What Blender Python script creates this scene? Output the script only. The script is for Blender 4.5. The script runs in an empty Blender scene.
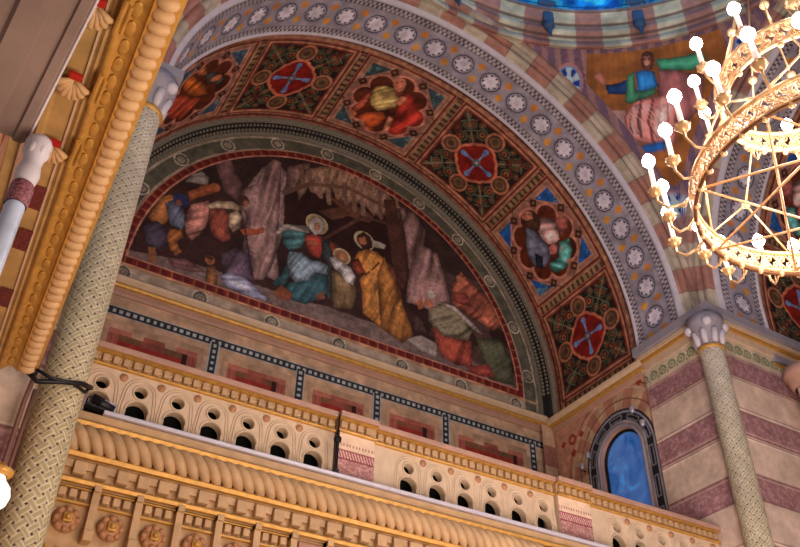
import bpy, bmesh, math, random
import numpy as np
from mathutils import Vector, Matrix
random.seed(3)
PI=math.pi
sc=bpy.context.scene
COL=sc.collection
CX,CY,ZC=5.72,3.0,9.16          # centre of the crossing, height of the arch centres
LUN_FIGS=[
["p",[[-4.1,9.31],[-3.48,9.42],[-2.55,9.53],[-1.48,9.51],[-0.2,9.59],[1.26,9.58],[2.65,9.54],[3.93,9.4],[3.88,8.86],[-4.15,8.97]],[128,106,100]],
["f",[[-2.26,11.53],[-1.97,12.34],[-1.69,12.67],[-1.42,12.47],[-1.25,12.5],[-1.42,11.75],[-1.31,11.11],[-1.43,10.41],[-1.28,9.72],[-2.1,9.85],[-2.09,10.57],[-2.27,11.14]],[132,103,98],14,80],
["f",[[-2.95,12.07],[-2.68,12.32],[-2.29,11.71],[-2.29,11.22],[-2.61,11.35]],[96,66,66],10,60],
["f",[[-1.44,12.67],[-0.96,13.04],[-0.94,12.72],[-1.19,11.86],[-1.43,11.84]],[104,76,70],14,80],
["p",[[-1.43,11.84],[-0.91,12.42],[0.3,12.6],[1.4,12.28],[1.51,10.53],[1.07,10.54],[0.29,10.97],[-0.48,11.21],[-1.35,11.1]],[44,22,20]],
["f",[[-1.23,12.25],[-1.07,12.76],[-0.62,13.11],[0.26,13.41],[0.83,13.08],[1.3,12.77],[1.49,12.32],[1.13,12.15],[0.94,12.48],[0.58,12.26],[0.3,12.5],[-0.12,12.23],[-0.4,12.47],[-0.72,12.2],[-0.94,12.3],[-1.11,11.85]],[128,98,76],26,75],
["p",[[-0.69,11.8],[-0.21,12.14],[-0.56,12.28],[-0.05,12.38],[0.58,12.26],[0.5,12.04],[-0.02,11.97],[-0.35,11.72]],[112,66,46]],
["p",[[0.93,12.59],[1.21,12.61],[1.5,11.4],[1.24,11.18]],[86,48,40]],
["l",[[-1.16,12.8],[-1.06,12.36]],[130,94,76],0.11],
["l",[[-0.96,12.75],[-0.86,12.28]],[137,101,93],0.11],
["l",[[-0.75,12.69],[-0.66,12.21]],[144,108,90],0.11],
["l",[[-0.57,12.92],[-0.46,12.13]],[151,115,87],0.11],
["l",[[-0.37,12.86],[-0.28,12.38]],[158,122,84],0.11],
["l",[[-0.16,12.8],[-0.08,12.3]],[135,99,81],0.11],
["l",[[0.03,13.03],[0.13,12.22]],[142,106,78],0.11],
["l",[[0.24,12.98],[0.34,12.14]],[149,113,95],0.11],
["l",[[0.45,12.92],[0.53,12.39]],[156,120,92],0.11],
["l",[[0.66,13.15],[0.74,12.31]],[133,97,89],0.11],
["l",[[0.87,13.1],[0.95,12.24]],[140,104,86],0.11],
["l",[[1.09,13.04],[1.16,12.16]],[147,111,83],0.11],
["l",[[-1.44,11.94],[-0.91,12.44],[-0.07,12.76],[1.21,12.61]],[120,84,62],0.1],
["l",[[-0.47,11.19],[0.32,12.13],[0.94,12.22]],[92,58,44],0.07],
["f",[[-2.31,11.54],[-2.03,11.88],[-1.95,12.34],[-1.75,12.71],[-1.58,12.69],[-1.52,11.94],[-1.46,11.09],[-1.45,10.15],[-1.6,9.68],[-1.84,9.59],[-1.94,10.18],[-2.09,10.35],[-2.12,10.97],[-2.32,11.27]],[132,100,96],16,85],
["f",[[-2.45,9.92],[-2.22,10.18],[-1.94,10.15],[-1.84,9.59],[-2.35,9.41]],[92,74,94],16,70],
["f",[[-3.35,11.24],[-3.28,11.47],[-3.1,11.66],[-2.94,11.55],[-2.92,11.36],[-3.13,11.29]],[138,130,118],18,20],
["f",[[-3.85,10.14],[-3.74,10.63],[-3.59,10.82],[-3.44,10.82],[-3.47,10.33],[-3.56,10.07],[-3.74,10.05]],[152,92,44],18,50],
["f",[[-3.28,11.02],[-3.08,11.28],[-2.86,11.47],[-2.7,11.46],[-2.71,11.32],[-2.89,11.14],[-3.08,10.97],[-3.21,10.8]],[150,74,38],16,10],
["e",[[-2.79,11.39]],[186,96,56],0.096,0.096],
["f",[[-3.89,9.92],[-3.69,10.12],[-3.46,10.06],[-3.39,9.74],[-3.53,9.52],[-3.76,9.57]],[56,50,66],16,50],
["p",[[-3.71,9.52],[-3.58,9.54],[-3.52,9.25],[-3.64,9.22]],[160,96,52]],
["f",[[-3.61,10.58],[-3.46,10.75],[-3.29,10.61],[-3.19,10.34],[-3.22,10.14],[-3.44,10.14]],[94,106,132],22,75],
["e",[[-3.35,10.78]],[36,52,104],0.148,0.155],
["e",[[-3.38,10.7]],[150,90,60],0.052,0.067],
["f",[[-3.46,10.06],[-3.22,10.14],[-3.16,9.98],[-3.27,9.82],[-3.14,9.65],[-3.23,9.52],[-3.37,9.64],[-3.44,9.83]],[176,100,44],18,60],
["f",[[-3.24,10.4],[-3.16,10.78],[-2.86,11.01],[-2.77,10.79],[-2.82,10.42],[-2.89,10.16],[-3.01,9.95],[-3.13,10.05]],[168,106,92],24,45],
["f",[[-2.84,10.83],[-2.57,10.96],[-2.42,10.83],[-2.4,10.52],[-2.31,10.3],[-2.45,10.17],[-2.67,10.26],[-2.79,10.53]],[126,58,44],22,75],
["f",[[-2.88,10.89],[-2.7,11.09],[-2.45,11.19],[-2.25,11.15],[-2.28,11.03],[-2.58,10.94],[-2.81,10.82]],[182,158,122],20,10],
["f",[[-2.45,10.88],[-2.31,11.06],[-2.2,10.93],[-2.19,10.67],[-2.31,10.48],[-2.4,10.58]],[178,150,120],20,60],
["e",[[-2.21,11.33]],[78,50,42],0.111,0.126],
["e",[[-2.16,11.28]],[176,104,74],0.059,0.074],
["p",[[-2.19,10.61],[-2.04,10.73],[-1.89,10.76],[-1.77,10.86],[-1.72,10.83],[-1.75,10.72],[-1.94,10.57],[-2.11,10.51]],[204,94,52]],
["l",[[-2.13,10.78],[-1.97,10.22],[-1.77,9.54]],[66,40,62],0.035],
["e",[[-2.63,9.7]],[192,104,60],0.089,0.104],
["e",[[-2.65,9.75]],[90,50,34],0.081,0.052],
["f",[[-2.68,9.56],[-2.53,9.63],[-2.44,9.34],[-2.43,9.04],[-2.62,9.02]],[150,92,50],18,80],
["f",[[-2.41,9.44],[-2.25,9.6],[-1.92,9.57],[-1.49,9.33],[-1.51,9.21],[-1.87,9.22],[-2.26,9.26]],[142,146,178],20,20],
["f",[[-3.35,9.45],[-3.08,9.55],[-2.65,9.4],[-2.94,9.31],[-3.25,9.27]],[142,92,92],16,15],
["e",[[-0.68,11.46]],[200,178,124],0.244,0.244],
["e",[[-0.68,11.46]],[168,142,96],0.2,0.2],
["f",[[-1.34,10.66],[-1.19,10.56],[-1.2,10.25],[-1.31,9.92],[-1.44,9.67],[-1.37,9.61],[-1.19,9.75],[-1.05,10.14],[-1.04,10.55]],[46,92,98],20,50],
["f",[[-1.21,9.74],[-0.98,9.9],[-0.75,10.05],[-0.59,10.27],[-0.34,10.34],[-0.32,9.88],[-0.5,9.69],[-0.74,9.47],[-0.98,9.44],[-1.22,9.51]],[40,84,94],20,70],
["f",[[-1.19,10.54],[-0.93,10.61],[-0.73,10.52],[-0.54,10.58],[-0.35,10.54],[-0.36,10.31],[-0.61,10.26],[-0.74,10.02],[-0.98,9.87],[-1.14,9.98],[-1.2,10.25]],[112,138,154],24,65],
["f",[[-1.39,10.96],[-1.2,11.11],[-0.92,11.18],[-0.87,10.94],[-0.97,10.69],[-1.19,10.52],[-1.33,10.66]],[54,104,106],22,30],
["f",[[-0.91,11.05],[-0.73,11.18],[-0.59,11.2],[-0.47,11.09],[-0.5,10.89],[-0.55,10.63],[-0.68,10.64],[-0.82,10.75],[-0.89,10.9]],[160,52,38],20,60],
["f",[[-0.56,11.05],[-0.42,11.19],[-0.31,10.93],[-0.25,9.8],[-0.35,9.75],[-0.36,10.32],[-0.37,10.61],[-0.5,10.72]],[48,62,64],18,85],
["f",[[-1.51,10.87],[-1.43,11.06],[-1.31,11.17],[-1.11,11.25],[-0.94,11.29],[-0.8,11.32],[-0.82,11.16],[-1.05,11.11],[-1.29,11.03],[-1.4,10.88],[-1.47,10.81]],[190,182,166],22,5],
["p",[[-0.85,11.31],[-0.82,11.52],[-0.7,11.64],[-0.56,11.59],[-0.54,11.4],[-0.6,11.24],[-0.69,11.15],[-0.79,11.21]],[186,180,170]],
["p",[[-0.74,11.47],[-0.64,11.52],[-0.61,11.38],[-0.66,11.25],[-0.73,11.3]],[200,124,92]],
["l",[[-0.71,11.4],[-0.69,11.42]],[96,54,40],0.022],
["l",[[-0.65,11.43],[-0.63,11.44]],[96,54,40],0.022],
["p",[[-0.85,10.94],[-0.77,11.02],[-0.65,10.97],[-0.67,10.85],[-0.77,10.85]],[206,118,72]],
["p",[[-1.42,9.48],[-1.25,9.7],[-1.02,9.6],[-1.05,9.43],[-1.26,9.37]],[166,88,50]],
["p",[[-0.57,9.77],[-0.43,9.9],[-0.38,9.75],[-0.52,9.64]],[150,84,64]],
["p",[[-0.39,11.12],[-0.3,11.13],[-0.23,10.97],[-0.29,10.9],[-0.36,10.98]],[176,70,40]],
["f",[[-0.29,10.45],[-0.13,10.48],[0.2,10.38],[0.29,10.13],[0.28,9.75],[-0.22,9.59]],[104,84,54],18,85],
["e",[[-0.09,10.89]],[206,186,130],0.192,0.192],
["e",[[-0.09,10.89]],[168,110,70],0.155,0.155],
["f",[[-0.37,10.75],[-0.23,10.82],[-0.07,10.77],[0.13,10.7],[0.25,10.52],[0.18,10.27],[0.05,10.29],[-0.07,10.45],[-0.24,10.53]],[182,178,174],24,55],
["p",[[-0.16,10.94],[-0.03,11.0],[-0.01,10.86],[-0.09,10.76],[-0.16,10.81]],[202,128,88]],
["e",[[0.38,11.51]],[200,182,136],0.237,0.237],
["e",[[0.39,11.5]],[120,74,48],0.185,0.185],
["p",[[0.22,11.55],[0.35,11.73],[0.52,11.68],[0.57,11.41],[0.46,11.26],[0.43,11.46],[0.26,11.42]],[66,34,26]],
["p",[[0.25,11.53],[0.41,11.62],[0.45,11.46],[0.38,11.32],[0.28,11.39]],[194,108,72]],
["p",[[0.28,11.4],[0.38,11.37],[0.47,11.49],[0.48,11.28],[0.37,11.18]],[58,34,28]],
["p",[[0.55,11.6],[0.73,11.63],[0.88,11.61],[0.84,11.49],[0.62,11.44]],[184,176,158]],
["f",[[0.27,11.19],[0.46,11.31],[0.68,11.34],[0.86,11.23],[1.01,11.01],[1.09,10.75],[1.32,10.07],[1.38,9.64],[0.9,9.47],[0.43,9.73],[0.38,10.28],[0.31,10.48],[0.43,10.68],[0.27,10.82],[0.18,10.93]],[174,106,40],20,70],
["f",[[0.13,10.88],[0.26,11.0],[0.44,10.72],[0.31,10.59],[0.14,10.69]],[122,48,30],20,40],
["f",[[0.86,11.23],[1.09,11.11],[1.21,10.86],[1.27,10.4],[1.54,9.7],[1.32,9.62],[1.11,10.07],[0.99,10.7]],[106,52,30],20,75],
["l",[[0.44,10.65],[0.59,10.84],[0.74,11.09]],[110,62,26],0.04],
["l",[[0.5,11.1],[0.6,10.6],[0.68,9.9]],[214,150,74],0.035],
["f",[[1.08,12.72],[1.3,12.86],[1.58,12.8],[1.84,12.45],[1.79,12.01],[2.14,11.96],[2.27,11.57],[2.44,10.87],[2.38,10.38],[1.38,10.36],[1.43,10.98],[1.39,11.59],[1.25,12.12]],[136,100,96],12,80],
["p",[[0.79,12.85],[1.07,12.98],[1.3,11.84],[1.41,10.92],[1.29,10.6],[1.07,11.06],[0.92,11.87]],[84,48,38]],
["l",[[1.19,12.72],[1.31,12.15],[1.43,11.02]],[60,38,38],0.05],
["p",[[1.41,9.48],[1.75,9.69],[2.09,9.61],[2.09,9.3],[1.66,9.33]],[176,160,150]],
["f",[[0.85,11.31],[1.17,10.68],[1.31,10.26],[1.57,9.64],[1.32,9.34],[0.82,9.54],[0.7,10.76]],[150,92,36],15,75],
["f",[[2.49,11.29],[2.74,11.72],[2.92,11.54],[3.49,11.22],[3.75,10.68],[3.49,10.44],[3.03,10.55],[2.47,10.77]],[154,78,56],20,50],
["e",[[2.7,11.48]],[190,110,70],0.089,0.096],
["f",[[3.05,10.09],[3.68,10.32],[3.93,9.85],[3.94,9.27],[3.33,9.2]],[66,72,52],20,40],
["f",[[1.99,10.02],[2.36,9.89],[2.93,9.97],[2.92,9.37],[2.52,9.28],[2.18,9.38],[2.05,9.64]],[148,58,42],18,75],
["f",[[1.91,10.4],[2.29,10.72],[2.79,10.56],[2.97,10.25],[2.86,9.95],[2.27,9.85],[1.88,10.07]],[112,104,80],18,40],
["f",[[2.11,10.69],[2.56,10.71],[3.13,10.35],[3.2,10.24],[3.01,10.26],[2.56,10.56]],[184,166,158],20,40],
["e",[[1.98,10.79]],[196,186,176],0.096,0.096],
["e",[[1.92,10.54]],[204,110,70],0.104,0.096],
["p",[[1.62,10.46],[1.76,10.61],[1.78,10.36],[1.66,10.29]],[214,110,66]],
["f",[[2.75,9.31],[3.35,9.56],[3.47,9.29],[2.96,9.17]],[136,52,42],18,30],
["f",[[2.48,11.06],[2.86,11.17],[2.99,10.87],[2.57,10.8]],[142,60,48],18,30]]
VAULT_FIGS=[
["f",[[88.5,10.18],[87.9,9.95],[85.4,10.01],[83.0,10.18],[80.7,10.25],[80.0,10.42],[81.1,10.59],[81.9,10.91],[83.5,11.07],[86.5,11.14],[87.5,10.86],[87.1,10.57]],[150,46,36],12,70],
["f",[[95.3,11.02],[93.8,10.84],[90.2,10.66],[88.5,10.75],[88.8,10.99],[89.2,11.23],[90.4,11.34],[92.7,11.29]],[172,78,42],12,20],
["f",[[88.6,10.68],[86.7,10.68],[86.2,10.89],[85.7,11.09],[87.2,11.12]],[188,116,90],14,80],
["f",[[95.9,10.33],[95.8,10.15],[94.3,10.03],[92.0,10.0],[89.5,10.03],[88.4,10.23],[88.3,10.41],[89.9,10.57],[91.5,10.7],[93.6,10.64],[95.2,10.48]],[178,150,92],14,50],
["f",[[96.7,10.28],[95.5,10.3],[95.2,10.51],[95.3,10.73],[96.0,10.91],[97.4,10.88],[97.1,10.57]],[176,84,64],14,40],
["p",[[97.8,10.98],[96.9,10.87],[95.5,10.96],[95.7,11.08],[97.3,11.08]],[206,118,76]],
["p",[[89.1,10.33],[88.8,10.1],[87.3,10.07],[86.9,10.16],[87.8,10.34]],[206,124,92]],
["p",[[93.6,9.78],[93.3,9.65],[91.9,9.57],[90.2,9.61],[88.8,9.76],[88.5,9.93],[89.2,10.02],[92.2,9.92]],[84,42,28]],
["p",[[92.9,9.81],[92.1,9.7],[90.8,9.7],[89.6,9.8],[89.3,9.96],[89.7,10.08],[91.1,10.04],[92.3,9.93]],[204,124,94]],
["p",[[91.2,10.03],[90.0,10.04],[89.4,9.96],[88.8,10.07],[89.2,10.17],[90.3,10.14]],[126,64,44]],
["l",[[92.1,9.86],[91.7,9.82]],[90,46,34],0.02],
["l",[[91.3,9.79],[90.8,9.76]],[90,46,34],0.02],
["l",[[95.1,10.25],[93.1,10.41],[90.2,10.47]],[214,180,110],0.03],
["f",[[38.9,9.9],[38.5,9.69],[36.2,9.61],[34.4,9.8],[34.0,10.05],[36.2,10.01]],[150,84,76],14,60],
["p",[[38.7,9.83],[38.7,9.72],[37.4,9.68],[36.9,9.78],[37.7,9.87]],[186,116,92]],
["f",[[42.1,10.63],[40.0,10.52],[36.4,10.48],[33.0,10.43],[31.4,10.55],[30.8,10.79],[32.3,11.0],[35.7,11.02],[39.0,10.86]],[92,94,112],14,65],
["p",[[35.3,10.81],[33.0,10.68],[30.6,10.84],[32.3,11.0]],[34,36,50]],
["f",[[41.1,10.36],[40.9,10.16],[39.2,9.98],[36.7,9.96],[33.8,10.09],[33.6,10.22],[34.4,10.4],[36.4,10.47],[38.7,10.46]],[200,158,152],16,70],
["f",[[33.2,10.15],[32.3,9.88],[29.4,9.99],[26.8,10.27],[27.2,10.56],[29.5,10.7],[30.8,10.6],[30.5,10.35]],[78,140,134],14,40],
["p",[[32.2,10.18],[31.6,10.03],[30.5,10.12],[31.1,10.28]],[150,190,180]],
["p",[[34.1,10.43],[34.0,10.26],[32.6,10.23],[31.4,10.36],[32.3,10.52]],[214,124,116]],
["p",[[46.1,10.52],[46.1,10.32],[44.6,10.19],[42.3,10.2],[39.9,10.29],[39.0,10.41],[40.5,10.5],[44.0,10.6]],[70,42,32]],
["p",[[45.5,10.52],[45.2,10.36],[43.9,10.3],[42.3,10.34],[41.8,10.45],[43.1,10.55],[44.4,10.58]],[186,116,94]],
["p",[[43.4,10.56],[42.7,10.45],[42.1,10.36],[40.5,10.32],[39.3,10.38],[40.1,10.52],[41.7,10.58]],[84,52,40]],
["l",[[44.7,10.5],[44.4,10.44]],[80,50,40],0.02],
["l",[[44.0,10.39],[43.5,10.34]],[80,50,40],0.02],
["f",[[153.7,9.79],[149.7,9.81],[142.2,10.34],[139.6,10.67],[144.6,10.6],[149.2,10.28]],[158,82,34],9,30],
["f",[[155.0,10.17],[148.9,10.34],[140.8,10.73],[142.2,10.99],[145.0,11.2],[151.4,10.86]],[128,52,34],9,50],
["f",[[145.2,9.94],[141.2,10.03],[136.4,10.32],[137.4,10.47],[141.9,10.3]],[66,60,60],9,30],
["f",[[149.4,9.63],[146.3,9.71],[143.6,10.04],[147.2,9.95]],[150,86,50],9,30],
["e",[[139.5,10.25]],[196,110,64],1.6,0.08]]
PEND_FIGS=[
["p",[[34.2,13.02],[38.2,13.0],[38.8,12.67],[36.7,12.69]],[178,138,130]],
["f",[[45.5,13.56],[48.7,13.51],[53.6,13.32],[52.5,12.92],[47.8,12.54],[45.6,12.94],[44.8,13.23]],[196,120,120],5,60],
["f",[[45.0,13.71],[49.1,13.67],[54.7,13.66],[54.9,13.43],[51.2,13.44],[45.9,13.54]],[60,140,108],6,10],
["f",[[39.8,13.1],[41.6,13.15],[45.6,13.16],[48.4,13.01],[46.9,12.72],[46.7,12.35],[44.6,12.31],[41.4,12.39],[38.4,12.54],[38.0,12.88]],[210,130,122],6,75],
["f",[[40.1,13.06],[41.5,13.08],[40.8,12.57],[39.1,12.59],[38.7,12.83]],[222,160,150],6,75],
["f",[[43.5,12.98],[46.2,13.01],[46.1,12.74],[43.5,12.41],[42.8,12.63]],[222,160,150],6,75],
["f",[[41.0,13.56],[42.7,13.59],[44.6,13.55],[45.0,13.32],[43.1,13.25],[40.8,13.26]],[34,110,176],8,80],
["f",[[34.9,13.43],[37.3,13.44],[39.4,13.49],[39.2,13.27],[37.1,13.25],[35.0,13.28]],[22,62,118],8,60],
["f",[[39.3,13.54],[41.0,13.59],[40.8,13.27],[44.6,13.3],[44.1,13.2],[41.1,13.12],[39.5,13.09],[38.4,13.15]],[62,130,96],8,60],
["p",[[32.4,13.58],[33.7,13.61],[34.7,13.52],[35.0,13.41],[34.2,13.4],[33.3,13.48],[32.5,13.51]],[204,128,108]],
["p",[[42.2,13.73],[42.5,13.83],[43.5,13.86],[44.5,13.83],[45.0,13.74],[44.6,13.61],[44.0,13.58],[42.5,13.62]],[92,50,42]],
["p",[[42.8,13.77],[44.1,13.77],[44.3,13.69],[43.8,13.61],[43.1,13.61],[42.7,13.68]],[206,138,118]],
["p",[[42.7,13.68],[43.2,13.64],[44.0,13.65],[44.0,13.6],[43.2,13.56],[42.7,13.61]],[116,70,60]],
["l",[[43.0,13.74],[43.3,13.74]],[110,66,56],0.03],
["l",[[43.8,13.74],[44.1,13.73]],[110,66,56],0.03],
["l",[[41.5,13.12],[40.5,12.82],[40.7,12.53]],[130,70,70],0.05],
["l",[[43.8,13.13],[42.4,12.79],[42.7,12.42]],[140,76,76],0.05],
["l",[[40.0,13.02],[39.4,12.75],[39.8,12.58]],[236,180,170],0.05],
["l",[[45.5,13.1],[44.1,12.77],[44.8,12.43]],[236,180,170],0.05],
["f",[[39.7,12.37],[41.8,12.39],[44.5,12.42],[44.9,12.26],[42.4,12.21],[40.0,12.24]],[30,96,170],8,20]]

# ---------------------------------------------------------------- camera
cam=bpy.data.cameras.new('camera'); co=bpy.data.objects.new('camera',cam); COL.objects.link(co)
rt=Vector((0.85883,-0.51204,0.01521)); up=Vector((-0.32896,-0.52853,0.78259)); fw=Vector((0.39268,0.67712,0.62235))
m=Matrix((rt,up,-fw)).transposed().to_4x4(); co.matrix_world=m
cam.sensor_width=36; cam.lens=875.37/800*36; cam.clip_start=.05; cam.clip_end=200
sc.camera=co
sc.view_settings.view_transform='Standard'; sc.view_settings.look='None'
sc.view_settings.exposure=0.0
# ---------------------------------------------------------------- materials
def lin(c):
    c=np.asarray(c,dtype=float)/255.; return np.where(c<=.04045,c/12.92,((c+.055)/1.055)**2.4)
def mat(name,rgb,rough=.6,metal=0.,vary=.25,scale=6.,bump=.0,emit=None,estr=0.,attr=False,spec=.3,fine=0.):
    M=bpy.data.materials.new(name); M.use_nodes=True; nt=M.node_tree; N=nt.nodes; K=nt.links
    b=N['Principled BSDF']; b.inputs['Roughness'].default_value=rough; b.inputs['Metallic'].default_value=metal
    b.inputs['Specular IOR Level'].default_value=spec
    tc=N.new('ShaderNodeTexCoord'); nz=N.new('ShaderNodeTexNoise'); nz.inputs['Scale'].default_value=scale; nz.inputs['Detail'].default_value=6
    K.new(tc.outputs['Object'],nz.inputs['Vector'])
    mr=N.new('ShaderNodeMapRange'); mr.inputs[1].default_value=.3; mr.inputs[2].default_value=.7
    mr.inputs[3].default_value=1-vary; mr.inputs[4].default_value=1+vary*.6; K.new(nz.outputs['Fac'],mr.inputs[0])
    mx=N.new('ShaderNodeMix'); mx.data_type='RGBA'; mx.blend_type='MULTIPLY'; mx.inputs[0].default_value=1
    if attr:
        a=N.new('ShaderNodeAttribute'); a.attribute_name='paint'; K.new(a.outputs['Color'],mx.inputs[6])
    else: mx.inputs[6].default_value=(*lin(rgb),1)
    K.new(mr.outputs[0],mx.inputs[7]); K.new(mx.outputs[2],b.inputs['Base Color'])
    if bump>0:
        n2=N.new('ShaderNodeTexNoise'); n2.inputs['Scale'].default_value=scale*5; K.new(tc.outputs['Object'],n2.inputs['Vector'])
        bp=N.new('ShaderNodeBump'); bp.inputs['Strength'].default_value=bump; bp.inputs['Distance'].default_value=.01
        K.new(n2.outputs['Fac'],bp.inputs['Height']); K.new(bp.outputs['Normal'],b.inputs['Normal'])
    if emit: b.inputs['Emission Color'].default_value=(*emit,1); b.inputs['Emission Strength'].default_value=estr
    return M
M_paint=mat('painted_plaster',None,.65,vary=.16,scale=9,attr=True,spec=.25)
M_cream=mat('cream_stone',(206,178,148),.55,vary=.14,bump=.2)
M_tan=mat('tan_gilded_stucco',(188,150,108),.5,vary=.2,bump=.25,spec=.4)
M_gold=mat('gilding',(196,146,72),.42,metal=.25,vary=.22,scale=14,bump=.2)
M_brass=mat('gilt_brass',(236,190,138),.32,metal=.6,vary=.2,scale=20)
M_darkbrass=mat('dark_brass',(120,80,50),.4,metal=.7,vary=.2)
M_pinkst=mat('pink_stone',(178,138,118),.5,vary=.12)
M_grey=mat('blue_grey_stone',(152,144,152),.5,vary=.12)
M_egg=mat('ivory_egg_moulding',(206,164,116),.5,vary=.15,scale=12)
M_foregrey=mat('mauve_grey_plaster',(138,114,104),.6,vary=.25,scale=3,bump=.3)
M_white=mat('white_plaster',(200,190,196),.5,vary=.1)
M_black=mat('black_metal',(22,20,24),.4,vary=.1)
M_dark=mat('painted_gallery_shade',(18,20,18),.9,vary=.3)  # near-black colour that paints the gallery's shade
M_steel=mat('pale_metal_gutter',(204,196,204),.35,metal=.2,vary=.06)
M_pipe=mat('pinkish_conduit',(120,84,72),.45,vary=.1)
M_red=mat('red_enamel',(176,34,26),.5,vary=.15)
M_terra=mat('terracotta_boss',(176,124,86),.5,vary=.2,scale=20)
M_carve=mat('grey_green_carved_stone',(120,112,98),.6,vary=.35,scale=25,bump=.5)
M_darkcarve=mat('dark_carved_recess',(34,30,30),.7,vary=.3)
M_wax=mat('candle_tube',(232,206,190),.4,vary=.04,emit=(1,.75,.6),estr=.5)
M_bulb=mat('lit_bulb',(255,250,255),.3,vary=.0,emit=(1,.93,.97),estr=40)
M_globe=mat('lamp_globe',(250,240,225),.3,vary=.02,emit=(1,.92,.82),estr=.8)
M_blue=mat('blue_console',(62,84,112),.5,vary=.2)
M_silver=mat('silver_spotlight',(170,165,175),.3,metal=.4,vary=.1)
def glass_mat():
    M=bpy.data.materials.new('blue_lit_glass'); M.use_nodes=True; nt=M.node_tree; N=nt.nodes; K=nt.links
    b=N['Principled BSDF']; b.inputs['Roughness'].default_value=.15
    tc=N.new('ShaderNodeTexCoord'); nz=N.new('ShaderNodeTexNoise'); nz.inputs['Scale'].default_value=2.2; nz.inputs['Detail'].default_value=7; nz.inputs['Distortion'].default_value=1.2
    K.new(tc.outputs['Object'],nz.inputs['Vector'])
    r=N.new('ShaderNodeValToRGB'); r.color_ramp.elements[0].position=.3; r.color_ramp.elements[0].color=(*lin((10,66,128)),1)
    r.color_ramp.elements[1].position=.75; r.color_ramp.elements[1].color=(*lin((24,132,206)),1)
    e=r.color_ramp.elements.new(.6); e.color=(*lin((62,96,150)),1)
    K.new(nz.outputs['Fac'],r.inputs[0]); K.new(r.outputs[0],b.inputs['Base Color']); K.new(r.outputs[0],b.inputs['Emission Color']); b.inputs['Emission Strength'].default_value=.8
    return M
M_glass=glass_mat()
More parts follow.
